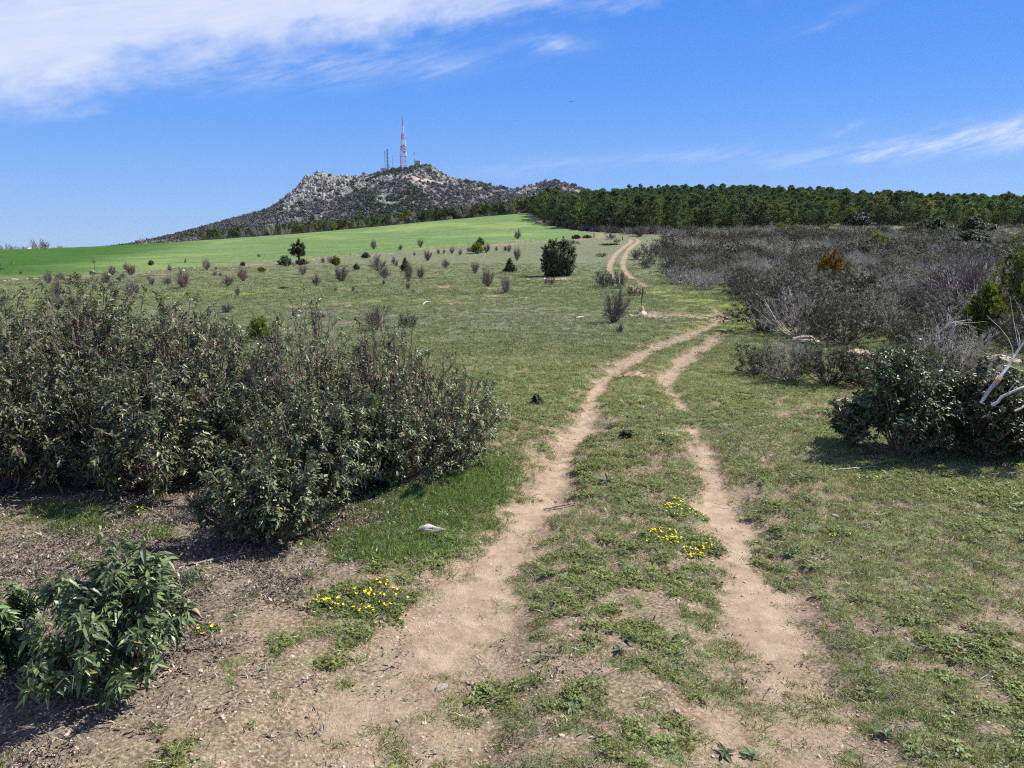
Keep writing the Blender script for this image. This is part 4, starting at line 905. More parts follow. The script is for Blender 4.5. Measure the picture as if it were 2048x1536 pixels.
BUSH = [
 (42, 553, 6, 7, 'b', 0), (62, 561, 7, 9, 'b', 0), (96, 570, 25, 18, 'b', 'bare shrub at the far left of the meadow, left one of a close pair'), (121, 560, 16, 19, 'b', 'bare shrub right behind the tall leggy bush at the left of the meadow'),
 (154, 562, 14, 18, 'b', 'low spreading bare shrub right of the tall leggy bush'), (115, 598, 36, 27, 'b', 'tall leggy bare bush standing above the left rockrose crown'), (116, 622, 30, 25, 'b', 'bare bush partly sunk behind the left rockrose crown'), (146, 612, 22, 15, 'b', 'thin bare bush just right of the one sunk behind the rockrose'),
 (213, 567, 22, 20, 'b', 'bare bush in the left meadow, front one of an overlapping trio'), (226, 551, 17, 20, 'b', 'bare bush at the back of the overlapping trio in the left meadow'), (222, 576, 15, 13, 'b', 'small bare bush at the foot of the overlapping trio'),
 (262, 551, 22, 20, 'b', 'purplish bare bush on the rubble strip by the green field'), (252, 543, 13, 12, 'b', 'small dark bare bush tucked left of the purplish one on the rubble strip'), (246, 558, 11, 12, 'b', 0), (303, 536, 9, 12, 'd', 'small dark round bush on the edge of the green field at left'), (297, 560, 9, 8, 'b', 0),
 (304, 571, 17, 13, 'b', 'slender grey bare bush left of the reddish one'), (188, 580, 12, 9, 'b', 0), (266, 594, 34, 32, 'b', 'wide bare bush rising directly behind the left rockrose crown'), (340, 543, 13, 11, 'b', 'upright bare shrub by the rubble strip, left of the largest on it'), (371, 530, 7, 6, 'b', 0),
 (336, 570, 18, 14, 'r', 'small reddish bare bush with a pale stone at its foot'), (368, 580, 35, 34, 'r', 'large rounded reddish-brown bare bush with a dark base'), (414, 542, 22, 19, 'b', 'purplish vase-shaped bare bush on the rubble strip'), (431, 541, 7, 8, 'b', 0), (486, 533, 8, 11, 'd', 'tiny dark green bush before the middle of the green field'),
 (430, 552, 10, 10, 'b', 0), (441, 552, 7, 8, 'b', 0), (456, 576, 22, 24, 'b', 'pale bare fan-shaped bush right of the large reddish one'), (487, 563, 26, 28, 'r', 'dense brown bare bush with a wide dark foot'), (476, 593, 18, 15, 'b', 'wispy bare seedling bush in front of the dense brown one'),
 (518, 518, 7, 7, 'b', 0), (523, 545, 9, 20, 'o', 'low rusty golden juniper cushion in the left meadow'), (570, 532, 18, 27, 'd', 'dark green bush left of the small trunked tree'), (568, 579, 4, 22, 'm', 'flat yellow-green juniper mat on the open meadow'),
 (604, 530, 11, 26, 'd', 'dark bush wrapped round the small tree\'s trunk'), (606, 549, 19, 19, 'r', 'bare brown bush just below the small trunked tree'), (633, 573, 25, 17, 'b', 'spindly grey bare bush with an open fan of stems'), (646, 526, 11, 10, 'b', 0), (660, 527, 13, 13, 'b', 'small bare bush touching the golden juniper'),
 (672, 531, 16, 20, 'j', 'rounded golden-green juniper behind the tangled bare bush'), (683, 565, 33, 32, 'b', 'tangled grey bare bush, one of the widest in the meadow'), (713, 540, 11, 13, 'd', 'small dark round bush right of the tangled bare one'), (732, 517, 10, 20, 'd', 'low dark green bush near the field edge'),
 (748, 501, 17, 16, 'b', 'bare bush silhouetted against the green field, left of two'), (801, 502, 9, 13, 'b', 0), (841, 498, 18, 13, 'r', 'dark reddish bare bush standing on the field edge'), (756, 542, 28, 34, 'b', 'broad grey bare bush, rear one of a joined pair'), (770, 557, 21, 24, 'b', 'grey bare bush, front one of a joined pair'),
 (767, 569, 9, 8, 'b', 0), (787, 529, 13, 12, 'b', 0), (793, 532, 11, 8, 'b', 0), (811, 543, 22, 20, 'c', 'dark green cone-shaped bush with a bare one before it'), (829, 511, 7, 6, 'b', 0), (855, 522, 18, 18, 'b', 'neat purplish bare bush in the mid meadow below the field'),
 (817, 563, 33, 22, 'r', 'tall bare bush standing before the dark cone-shaped bush'), (816, 581, 15, 11, 'b', 'small bare bush at the foot of the tall one before the cone'), (841, 557, 23, 19, 'r', 'brown bare bush casting a thin shadow right of the cone-shaped bush'), (891, 537, 17, 18, 'r', 'reddish vase-shaped bare bush alone in the mid meadow'),
 (877, 508, 9, 8, 'b', 0), (888, 508, 8, 7, 'b', 0), (904, 507, 13, 11, 'b', 0), (920, 511, 11, 9, 'b', 0), (937, 503, 10, 9, 'b', 0), (950, 547, 20, 18, 'r', 'upright reddish bare bush up the slope from the two large ones'), (954, 507, 19, 24, 'j', 'bright golden-green juniper beside a dark bush near the field'),
 (960, 493, 15, 17, 'd', 'dark bush behind the bright golden juniper, against the field'), (973, 504, 16, 18, 'b', 'grey bare bush touching the bright golden juniper'), (993, 501, 9, 7, 'b', 0), (1010, 501, 9, 9, 'b', 0), (1018, 504, 13, 12, 'b', 0), (1034, 521, 25, 15, 'b', 'tall narrow grey bare bush left of the round oak'),
 (1035, 480, 17, 18, 'r', 'dark reddish bush alone on the upper edge of the green field'), (1020, 545, 23, 26, 'c', 'dark green cone-shaped bush left of the round oak'), (975, 575, 33, 28, 'r', 'large reddish bare bush with dark base, left of two below the oak'), (1012, 588, 29, 26, 'b', 'large bare bush on a bare earth patch, right of two below the oak'),
 (1100, 570, 14, 29, 'g', 'low mixed grey shrub in front of the round oak'), (1204, 514, 7, 28, 'g', 'low creeping scrub left of the two wheel tracks'), (1146, 488, 8, 28, 'g', 'low dark scrub with a pale stone, above the round oak'), (1152, 476, 7, 22, 'd', 'low dark bush at the corner of the green field, left one'), (1174, 475, 6, 18, 'd', 'low dark bush at the corner of the green field, right one'),
 (1221, 477, 10, 26, 'g', 'low scrub beside the bend of the far track'), (1234, 485, 8, 16, 'g', 'small grey scrub left of the far track bend'), (1221, 490, 3, 44, 'm', 'flat dark green mat beside the far wheel tracks'), (1208, 576, 36, 44, 'g', 'grey-green shrub hiding the left far wheel track, left half'),
 (1238, 578, 32, 40, 'g', 'grey-green shrub hiding the left far wheel track, right half'), (1268, 594, 22, 38, 'g', 'low twiggy shrub behind the tall bare bush'), (1226, 650, 64, 60, 'b', 'big leaning grey bare bush beside the post with stone foot'),
 (1279, 473, 19, 40, 'b', 'purplish bare scrub at the edge of the pines above the track bend'), (1270, 520, 19, 30, 'g', 'grey scrub clump right of the far wheel tracks, upper left one'), (1300, 520, 34, 50, 'g', 'grey scrub clump right of the far wheel tracks, upper right one'), (1292, 538, 24, 50, 'g', 'dark scrub clump right of the far wheel tracks, lowest one'),
 (815, 656, 30, 55, 'g', 'twiggy low shrub just behind the left rockrose mass'), (752, 662, 42, 45, 'b', 'bare twiggy shrub showing above the left rockrose mass'), (707, 586, 12, 8, 'b', 0), (671, 585, 8, 9, 'b', 0), (826, 587, 8, 9, 'b', 0), (520, 685, 46, 40, 'j', 'small yellow-green juniper rising behind the left rockrose mass'),
 (640, 640, 14, 30, 'b', 0), (455, 628, 16, 26, 'b', 0), (1240, 668, 16, 20, 'b', 0)]
def build_bushes():
    rng = random.Random(4)
    for i, (u, v, hp, wp, k, lab) in enumerate(BUSH):
        p = at(u, v); dist = math.hypot(p.y * cp, 1.0); h = hp / F * p.y * 1.04; w = wp / F * p.y * .5
        sx = w / RW[k] * (1.0 if k in 'br' else .92); loc = (p.x, p.y, gz(p.x, p.y) - .01); rz = rng.uniform(0, 6.28)
        lab = lab or 'tiny bare shrub dotted over the left meadow'; grp = SM if lab.startswith('tiny bare') else None
        if k in 'br':
            big = u == 1226
            o = obj('bare_shrub', shrub_parts(350, 1., .46, 46, 'vase', 8, 4, 0, th=.012, tw=.34, sb=.17, up=.2, lean=(.25, 0))[0].mesh('bare_shrub', [M['twig']]) if big else BARE_P[i % 5][k == 'r'], None, loc); o.rotation_euler = (0, 0, 0 if big else rz); o.scale = (sx * .82, sx * .82, h); tag(o, lab, 'shrub', grp or 'bare shrubs of the left meadow')
        else:
            P = {'d': DARK_P, 'c': CONE_P, 'j': JUN_P, 'o': RUST_P, 'm': MAT_P, 'g': GREYB_P}[k]; a, b = P[i % len(P)]
            nm = {'d': 'evergreen_shrub', 'c': 'evergreen_shrub', 'j': 'juniper_bush', 'o': 'juniper_bush', 'm': 'juniper_mat', 'g': 'scrub_bush'}[k]
            plant(nm, lab, 'shrub', loc, a, b, None, None, None, rz, (sx, sx, h))
build_bushes()

# holm oak, small trunked tree, right junipers
p = at(1116, 554)
g, f = shrub_parts(400, 2.32, 1.12, 260, 'ball', 8, 4, 6, .095, .050, LEAF_LO, .3, .018, .08, tw=.10, sb=.05, up=.05)
plant('holm_oak', 'large round dense dark holm oak bush standing alone in the meadow', 'tree', (p.x, p.y, gz(p.x, p.y)), g, f, M['trunk'], M['oak_crown'], stem='trunk', leaf='crown')
p = at(598, 529); g = Geo(); rng = np.random.default_rng(8)
g.add(*tubes(np.array([[[0, 0, -.05], [.04, 0, .5], [0, 0, 1.0], [-.05, .02, 1.6]]]), np.array([[.14, .11, .09, .05]]), 7))
g2, f2 = shrub_parts(401, 1.35, .62, 40, 'dome', 6, 3, 6, .13, .06, LEAF_LO, .3, .02)
for V in g2.V + f2.V: V[:, 2] += .70
g.add(np.concatenate(g2.V), g2.F)
plant('small_tree', 'small dark tree with a visible trunk before the green field', 'tree', (p.x, p.y, gz(p.x, p.y)), g, f2, M['trunk'], M['oak'], stem='trunk', leaf='crown')
for i, (x, y, h, r, lab, cat) in enumerate([(11.2, 17.6, 1.9, .95, 'tall yellow-green juniper at the right edge rising over the scrub', 'juniper'), (9.4, 15.6, 1.0, .5, 'smaller golden juniper at the left foot of the tall one', 'juniper')]):
    g, f = shrub_parts(410 + i, h, r, 80, 'cone', 7, 4, 8, .055, .016, LEAF_LO, .0, .012, .05, (15, 60), tw=.16, sb=.07)
    plant('juniper_bush', lab, 'shrub', (x, y, gz(x, y)), g, f, M['bark'], M['juniper'])
for i, (u, v, hh, r, P, lab) in enumerate([(1665, 582, 1.5, .75, RUST_P, 'rusty orange and green juniper standing out of the thicket'), (1865, 470, 2.6, 2.6, DARK_P, 'broad dark evergreen bush before the pines, left of two at right'), (1950, 472, 2.7, 2.2, DARK_P, 'grey-green round bush before the pines, right of the broad one'),
                                       (1710, 460, 2.6, 2.4, DARK_P, 'large rounded grey-green bush at the foot of the pines'), (1755, 500, 1.8, 1.1, JUN_P, 'yellow-green juniper poking out of the middle of the thicket'), (1940, 495, 1.9, 2.2, DARK_P, 'low olive bush in the thicket before the two round ones'),
                                       (2042, 560, 1.9, 1.2, DARK_P, 'very dark bush at the right edge in the thicket'), (1930, 640, 1.5, 1.3, BARE_P, 'wide purple-grey leafless bush in the thicket'), (1560, 462, 1.2, .9, JUN_P, 'small olive juniper at the top of the thicket')]):
    p = at(u, v); loc = (p.x, p.y, gz(p.x, p.y)); a = P[i % len(P)]
    if P is BARE_P:
        o = obj('bare_shrub', a[0], None, loc); o.scale = (r / .52, r / .52, hh); tag(o, lab, 'shrub')
    else:
        rw = {id(DARK_P): .7, id(JUN_P): .62, id(RUST_P): .9}[id(P)]
        plant('evergreen_shrub' if P is DARK_P else 'juniper_bush', lab, 'shrub', loc, a[0], a[1], None, None, None, i, (r / rw, r / rw, hh))

# ------------------------------------------------------------------ pines and distant trees
def pine_mesh(seed, h=5.2, r=1.5, mat=None, dens=1.):
    rng = np.random.default_rng(seed); tr = Geo()
    lean = rng.normal(0, .12, 2); K = 7; zz = np.linspace(0, h * .96, K)
    P = np.stack([lean[0] * zz / h * 2 + rng.normal(0, .03, K), lean[1] * zz / h * 2 + rng.normal(0, .03, K), zz], -1)[None]
    tr.add(*tubes(P, np.linspace(.11, .02, K)[None], 7))
    z0 = .07 * h; nb = int(74 * dens); z = z0 + (h - z0) * (np.linspace(0, 1, nb) ** .9); z = z + rng.normal(0, .08, nb)
    ph = rng.uniform(0, 6.28, nb); t = (z - z0) / (h - z0)
    L_ = r * ((1 - t) ** .52 * np.minimum(1, .62 + t * 2.2) * rng.uniform(.50, 1.2, nb) + .08); L_[t > .97] = .25
    ax = np.stack([np.interp(z, zz, P[0, :, 0]), np.interp(z, zz, P[0, :, 1]), z], -1)
    D = np.stack([np.cos(ph), np.sin(ph), rng.uniform(.15, .55, nb)], -1)
    E = ax + D * L_[:, None]; C = ax + D * np.array([.6, .6, .2]) * L_[:, None]
    B = bezier(ax, C, E, 5); tr.add(*tubes(B, np.linspace(.03, .008, 5)[None].repeat(nb, 0), 3))
    m = 9; tt = rng.uniform(.35, 1.02, (nb, m)); S_ = ax[:, None] * (1 - tt[..., None]) ** 2 + 2 * C[:, None] * (tt * (1 - tt))[..., None] + E[:, None] * (tt ** 2)[..., None]
    S_ = S_ + rng.normal(0, .13, S_.shape) * np.array([1, 1, .6]); S_ = S_.reshape(-1, 3)
    A = unit(np.repeat(D, m, 0) * .5 + np.array([0, 0, .8]) + rng.normal(0, .3, S_.shape))
    f = Geo(); f.add(*_tr(leaves(rng, S_, A, 9, .22, .060, (20, 85), .0, LEAF_LO)))
    return tr.mesh('trunk', [M['trunk']]), f.mesh('crown', [mat or M['pine']])
PINES = [pine_mesh(500 + i, (4.9, 4.5, 5.3, 4.8)[i], (2.0, 2.2, 1.8, 2.1)[i]) for i in range(4)]; PINES_G = [pine_mesh(510 + i, 4.4, 2.1, M['pine_gold']) for i in range(2)]
def far_pine(seed, mat):
    rng = np.random.default_rng(seed); g = Geo(); h = 4.9; g.add(*tubes(np.array([[[0, 0, 0], [0, 0, h * .5], [0, 0, h * .95]]]), np.array([[.12, .08, .02]]), 5))
    n = 520; t = rng.uniform(0, 1, n) ** .95; z = .07 * h + t * h * .93; rr = 2.0 * ((1 - t) ** .52 * np.minimum(1, .6 + t * 2.2)) * rng.uniform(.3, 1.15, n) ** .6 + .04; ph = rng.uniform(0, 6.28, n)
    rr = rr * (1 + .34 * np.sin(ph * 2 + z * 2.6 + seed))
    P = np.stack([rr * np.cos(ph), rr * np.sin(ph), z], -1); A = unit(np.stack([np.cos(ph) * .4, np.sin(ph) * .4, np.full(n, .9)], -1) + rng.normal(0, .3, (n, 3)))
    V, F_, rn = leaves(rng, P, A, 6, .34, .12, (15, 80), 0, LEAF_LO); g.add(V, F_, 1, rn); return g.mesh('far_pine', [M['trunk'], mat])
FARP = [far_pine(520 + i, M['pine']) for i in range(4)] + [far_pine(530, M['pine_gold'])]

def build_forest():
    rng = np.random.default_rng(21); cand = []
    # ground outline of the wood
    front = [at(1090, 449), at(1120, 456), at(1165, 461.5), at(1215, 464), at(1290, 467), at(1350, 467)]
    W = [(p.x, p.y) for p in front] + [(33, 150), (60, 158), (100, 162), (150, 172), (230, 270), (230, 300), (60, 300), (8, 300), (2, 262), (6, 240)]
    X = rng.uniform(0, 230, 40000); Y = rng.uniform(125, 300, 40000); ok = (poly_sd(X, Y, W) < 0) & (np.arctan2(X, Y) < R(36)); X, Y = X[ok], Y[ok]
    cell = {}; keep = []
    for x, y in zip(X, Y):
        k = (int(x // 3), int(y // 3)); s = 2.5; bad = any((a - x) ** 2 + (b - y) ** 2 < s * s for i in (-1, 0, 1) for j in (-1, 0, 1) for (a, b) in cell.get((k[0] + i, k[1] + j), ()))
        if not bad and not (y > 180 and float(vnoise(np.array([x / 9]), np.array([y / 9]), 5)[0]) < .22): cell.setdefault(k, []).append((x, y)); keep.append((x, y))
    # belt along the upper field edge
    xs = np.arange(-96, 12, 1.25)
    belt = []
    for x in xs:
        for row in range(4):
            xx = x + rng.normal(0, .5); yy = 249 + row * 3.2 + rng.normal(0, .8)
            if rng.uniform() < (.86 if x > -66 else .62 if x > -80 else .3): belt.append((xx, yy, row))
    vis = sorted(keep, key=lambda p: p[1] - .30 * max(0, 0)); 
    sdv = {p: float(-poly_sd(np.array([p[0]]), np.array([p[1]]), W)[0]) for p in keep}
    def prom(p):
        front_d = sdv[p] if p[1] < 240 else 99
        return front_d
    vis = sorted(keep, key=prom); n_ind = 150; ind = vis[:n_ind]; rest = vis[n_ind:]
    crest = sorted([p for p in rest if 252 < p[1] < 266], key=lambda p: p[0])[:50]; cs = set(crest); ind2 = crest; rest = [p for p in rest if p not in cs]
    def put(x, y, gold, s, lab, grp, zo=0.):
        a, b = (PINES_G[rng.integers(2)] if gold else PINES[rng.integers(4)])
        t = tag(empty('pine_tree', (x, y, float(base_h(np.array([x]), np.array([y]))[0]) - .1 + zo), rng.uniform(0, 6.28)), lab, 'tree', grp); t.scale = (s * rng.uniform(.85, 1.15),) * 2 + (s,)
        obj('trunk', a, t); obj('crown', b, t)
    for x, y in ind:
        u = 1024 + x / y * F; gold = rng.uniform() < (.55 if u > 1850 else .35 if 1650 < u < 1850 else .12)
        zone = 'above the field corner' if u < 1180 else 'above the far track bend' if u < 1330 else 'left of the rusty juniper' if u < 1560 else 'above the rusty juniper' if u < 1700 else 'beside the round evergreen bushes' if u < 1900 else 'at the right edge'
        put(x, y, gold, 1.18 * rng.uniform(.6, 1.2), ('yellowish green pine' if gold else 'dark green pine') + ' at the front of the wood ' + zone, 'yellowish pines along the front of the wood' if gold else 'dark pines along the front of the wood')
    for x, y in ind2: put(x, y, False, rng.uniform(.62, 1.12), 'dark green pine on the skyline of the wood, ' + ('left end' if x < 40 else 'above the rusty juniper' if x < 100 else 'right part'), 'pines on the skyline of the wood')
    nb_ = 0
    for x, y, row in belt:
        if row < 2 and nb_ < 90: nb_ += 1; gq = rng.uniform() < .4; put(x, y, gq, rng.uniform(.6, .85) * (1 + .2 * float(sst(np.array(x), -40, 5))), ('yellowish' if gq else 'dark') + ' pine in the belt behind the field, ' + ('left end' if x < -60 else 'left of the masts' if x < -36 else 'right of the masts' if x < -12 else 'near the field corner'), 'pines in the belt behind the green field', -.3)
        else: rest.append((x, y))
    K = np.array(rest); n = len(K); print('forest', len(keep), 'belt', len(belt), 'stuff', n)
    inb = K[:, 1] > 246; bel = inb & (K[:, 0] < 11) & (K[:, 1] < 262)
    sc = rng.uniform(.6, 1.12, n); sc[bel] *= .85
    gold = rng.uniform(0, 1, n) < np.where(bel, .35, .08)
    scatter('pine_wood', np.stack([K[:, 0], K[:, 1], base_h(K[:, 0], K[:, 1]) - .2], -1), np.stack([rng.normal(0, .04, n), rng.normal(0, .04, n), rng.uniform(0, 6.28, n)], -1), sc, np.where(gold, 4, rng.integers(0, 4, n)), proto_collection('far_pine', FARP))
build_forest()

def bare_tree(seed, h=1.):
    rng = np.random.default_rng(seed); res, P, D = skeleton(rng, h, .48, 22, 'ball', 9, 5, .22, .14, th=.017)
    g = Geo()
    for a, b in res: g.add(*tubes(a, b, 3))
    g.add(*tubes(np.array([[[0, 0, -.02], [0, 0, .2], [.01, 0, .5]]]), np.array([[.035, .03, .012]]), 5)); return g.mesh('bare_tree', [M['pale_twig']])
BT = [bare_tree(540 + i) for i in range(3)]
_b = [(498, 480, 20, 18, 'bare pinkish tree'), (527, 477, 22, 24, ''), (552, 475, 22, 24, ''), (585, 473, 14, 22, ''), (632, 466, 13, 12, 'bare'), (667, 464, 17, 16, ''), (722, 459, 19, 20, ''), (792, 452, 19, 18, ''), (831, 449, 20, 18, ''), (930, 437, 26, 24, ''), (1019, 432, 24, 20, ''), (1060, 431, 10, 26, ''),
      (300, 492, 14, 22, ''), (320, 490, 10, 24, ''), (345, 488, 9, 26, ''), (368, 487, 8, 24, ''), (390, 485, 12, 22, ''), (410, 484, 9, 22, ''), (435, 484, 8, 22, ''), (575, 474, 15, 16, ''),
      (8, 503, 11, 16, ''), (24, 503, 15, 18, ''), (40, 503, 12, 18, ''), (58, 503, 9, 12, ''), (76, 503, 14, 14, ''), (92, 503, 22, 26, ''), (106, 503, 14, 14, ''), (120, 503, 7, 12, ''), (133, 503, 9, 12, ''), (-14, 503, 12, 20, ''), (150, 502, 5, 14, '')]
for i, (u, v, hp, wp, _) in enumerate(_b):
    Y = 246.4 if u > 480 else 262.; x = (u - 1024) / F * Y; z = float(base_h(np.array([x]), np.array([Y]))[0]); ztop = H + Y * math.tan(math.atan(-(v - 503) / F)) + hp / F * Y
    o = obj('bare_tree', BT[i % 3], None, (x, Y, z - .1)); hh = max(ztop - z, hp / F * Y); o.scale = (wp / F * Y / .96, wp / F * Y / .96, hh); o.rotation_euler = (0, 0, i * 1.7)
    far_left = u < 200
    lab = {5: 0, }.get(-1) or {0: 'bare pinkish tree at the left end of the pine belt', 9: 'wide pale leafless tree among the pines behind the field', 10: 'leafless tree at the right end of the pine belt by the field corner', 25: 'tallest round leafless tree on the far left skyline'}.get(i)
    tag(o, lab or ('leafless tree in the distant row on the far left skyline' if far_left else 'leafless purplish tree in the row along the upper field edge'), 'tree', 'leafless trees on the far left skyline' if far_left else 'leafless trees along the upper field edge')

# brush at the foot of the wood
def build_foot():
    rng = np.random.default_rng(33); X, Y = [], []
    for i in range(420):
        u = rng.uniform(1100, 1345); v = np.interp(u, [1100, 1165, 1215, 1290, 1345], [449, 460, 463.5, 466, 468]) + rng.normal(0, 1.6); p = at(u, v); X.append(p.x); Y.append(p.y)
    for i in range(260):
        x = rng.uniform(-95, 10); X.append(x); Y.append(246.5 + rng.normal(0, .8))
    X, Y = np.array(X), np.array(Y); n = len(X)
    scatter('brush_below_the_wood', np.stack([X, Y, base_h(X, Y)], -1), np.stack([np.zeros(n), np.zeros(n), rng.uniform(0, 6.28, n)], -1), rng.uniform(.5, 1.1, n), rng.integers(0, 5, n), bpy.data.collections['far_scrub'])
build_foot()

# ------------------------------------------------------------------ hill cover and masts
def tower_pos(u, vbase, Y=985.):
    ys = np.linspace(930, 1040, 120); xs = (u - 1024) / F * ys; zs = HZ(xs, ys); k = int(np.argmax((zs - H) / ys)); y = ys[k] - (985. - Y) * .2
    return xs[k], y, float(HZ([xs[k]], [y])[0])
def build_hill_cover():
    rng = np.random.default_rng(41)
    def blob(seed, mat, n=46, sz=.8):
        r2 = np.random.default_rng(seed); g = Geo(); P = r2.normal(0, .42, (n, 3)); P[:, 2] = np.abs(P[:, 2]) * 1.1 + .15; A = unit(P + r2.normal(0, .3, (n, 3)))
        g.add(*_tr(leaves(r2, P, A, 3, sz, sz * .5, (20, 90), 0, LEAF_LO))); return g.mesh('hill_bush', [mat])
    c = proto_collection('hill_bush', [blob(600 + i, M['hill_bush_grey']) for i in range(3)] + [blob(610 + i, M['hill_bush_dark']) for i in range(3)])
    n = 30000; X = rng.uniform(-600, 330, n); Y = rng.uniform(620, 1160, n); Z = HZ(X, Y); rk = HATTR(HROCK, X, Y); sc = HATTR(HSCAR, X, Y)
    k = (Z > -12) & (rng.uniform(0, 1, n) > rk * .75) & (sc < .3)
    for q in (814, 777, 842): tx, ty, _ = tower_pos(q, 0); k &= np.hypot(X - tx, (Y - ty) * .45) > 7
    X, Y, Z = X[k], Y[k], Z[k]; n = len(X)
    q = fbm(X, Y, 60, 3, 43) + (fbm(X, Y, 12, 2, 44) - .5) * .5 + .10 * (Z < 25)
    dark = q > rng.normal(.60, .05, n); idx = np.where(dark, rng.integers(3, 6, n), rng.integers(0, 3, n))
    scatter('hill_scrub', np.stack([X, Y, Z - .2], -1), np.stack([np.zeros(n), np.zeros(n), rng.uniform(0, 6.28, n)], -1), rng.uniform(.8, 1.9, n) * np.where(dark, 1.25, 1.), idx, c)
    rc = proto_collection('crag', [pebble_mesh(620 + i, M['hill_rock'], 1.1, 1) for i in range(6)])
    n = 42000; X = rng.uniform(-330, 150, n); Y = rng.uniform(700, 1040, n); Z = HZ(X, Y); rk = HATTR(HROCK, X, Y); k = rng.uniform(.1, 1.15, n) < rk; X, Y, Z = X[k], Y[k], Z[k]; n = len(X)
    s = .30 * np.exp(rng.normal(.35, .55, n)) * (1 + .7 * np.exp(-((X + 232) / 55) ** 2))
    scatter('hill_rocks', np.stack([X, Y, Z], -1), np.stack([rng.normal(0, .25, n), rng.normal(0, .25, n), rng.uniform(0, 6.28, n)], -1), s, rng.integers(0, 6, n), rc, s * rng.uniform(.9, 2.2, n))
build_hill_cover()

def bars(segs, rad, sides=4):
    P = np.array(segs, float); return tubes(P, np.full(P.shape[:2], rad), sides)
def lattice(z0, z1, w0, w1, n, rad):
    segs = []; zs = np.linspace(z0, z1, n + 1); ws = np.linspace(w0, w1, n + 1) / 2
    c = [(-1, -1), (1, -1), (1, 1), (-1, 1)]
    for i in range(n):
        for k in range(4):
            a, b = c[k], c[(k + 1) % 4]
            segs.append([(a[0] * ws[i], a[1] * ws[i], zs[i]), (a[0] * ws[i + 1], a[1] * ws[i + 1], zs[i + 1])])
            segs.append([(a[0] * ws[i], a[1] * ws[i], zs[i]), (b[0] * ws[i + 1], b[1] * ws[i + 1], zs[i + 1])])
            segs.append([(a[0] * ws[i + 1], a[1] * ws[i + 1], zs[i + 1]), (b[0] * ws[i + 1], b[1] * ws[i + 1], zs[i + 1])])
    return bars(segs, rad)
def dish(name, parent, c, rad, facing, mat):
    th = np.linspace(0, 1, 6); ph = np.arange(16) * 2 * np.pi / 16
    prof = [(0, 0)] + [(rad * t, rad * .30 * t * t) for t in th[1:]] + [(rad * .96, rad * .30 + .02)] + [(rad * .5, -rad * .35)]
    V = []
    for r_, d_ in prof: V += [(r_ * math.cos(a), d_, r_ * math.sin(a)) for a in ph]
    idx = np.arange(len(V)).reshape(len(prof), 16); nx = np.roll(idx, -1, 1)
    Q = np.stack([idx[:-1], nx[:-1], nx[1:], idx[1:]], -1).reshape(-1, 4)
    V = np.array(V); V[:, 1] *= -1; ca, sa = math.cos(facing), math.sin(facing); V = np.stack([V[:, 0] * ca - V[:, 1] * sa, V[:, 0] * sa + V[:, 1] * ca, V[:, 2]], -1) + np.array(c)
    g = Geo().add(V, [Q]); return obj(name, g.mesh(name, [mat], True), parent)
def box(g, x0, x1, y0, y1, z0, z1, mat=0):
    V = [(x, y, z) for z in (z0, z1) for y in (y0, y1) for x in (x0, x1)]
    g.add(V, [[(0, 1, 5, 4), (1, 3, 7, 5), (3, 2, 6, 7), (2, 0, 4, 6), (4, 5, 7, 6), (0, 2, 3, 1)]], mat)
def main_tower():
    x, y, z = tower_pos(814, 335); pxm = y / F
    zt = lambda v: H + y * (503 - v) / F - z          # height above base of an image row
    t = tag(empty('lattice_tower', (x, y, z - 1)), 'tallest red and white lattice mast on the hill summit, hung with white dishes', 'mast')
    secs = [(334, 322, 7.6, 6.8, 'red'), (322, 312, 6.8, 6.2, 'white'), (312, 303, 6.2, 5.6, 'red'), (303, 290, 5.6, 4.4, 'white'), (290, 279, 4.4, 2.8, 'red'), (279, 266, 1.9, 1.5, 'white')]
    for v0, v1, w0, w1, c in secs:
        z0 = 0 if v0 == 334 else zt(v0) + 1; V, Fq = lattice(z0, zt(v1) + 1, w0, w1, 3, .19)
        g = Geo().add(V, Fq); obj(c + '_section', g.mesh(c + '_section', [M[c + '_paint']]), t)
    g = Geo(); g.add(*bars([[(0, 0, zt(266) + 1), (-.4, 0, zt(247) + 1)]], .62, 8)); obj('top_antenna', g.mesh('top_antenna', [M['red_paint']], True), t)
    dish('dish', t, (1.6, -2.6, zt(301) + 1), 1.5, -.5, M['white_paint']); dish('dish', t, (-1.0, -2.8, zt(302.5) + 1), 1.3, .2, M['white_paint'])
    dish('dish', t, (.3, -3.0, zt(307.5) + 1), 1.4, .1, M['white_paint']); dish('dish', t, (.2, -1.6, zt(291) + 1), 1.0, .1, M['white_paint']); dish('dish', t, (-3.6, -3, zt(320) + 1), .8, .1, M['white_paint'])
    g = Geo(); box(g, .2, 2.6, -3.2, -2.2, zt(315.5) + 1, zt(312) + 1); obj('equipment_cabinet', g.mesh('cabinet', [M['steel']]), t)
main_tower()
def mast(u, vb, vt, w, lab, mats, dishes=(), dy=0):
    x, y, z = tower_pos(u, vb, 985 + dy); h = H + y * (503 - vt) / F - z + 1
    t = tag(empty('radio_mast', (x, y, z - 1)), lab, 'mast'); n = 6
    for k, m in enumerate(mats):
        a, b = h * k / len(mats), h * (k + 1) / len(mats); nm = {'steel': 'steel_section', 'white_paint': 'white_section', 'red_paint': 'red_section'}[m]
        if w > .9: g = Geo().add(*lattice(a, b, w * (1 - .3 * a / h), w * (1 - .3 * b / h), n, .2))
        else: g = Geo().add(*bars([[(0, 0, a), (0, 0, b)]], w * .5, 6))
        obj(nm, g.mesh(nm, [M[m]]), t)
    for c, r_ in dishes: dish('dish', t, c, r_, .1, M['white_paint'])
    return t
mast(783, 338, 308, 1.5, 'dark lattice mast with a white dish, left of the tallest tower', ['steel'], [((1.0, -1.4, 5), 1.6)])
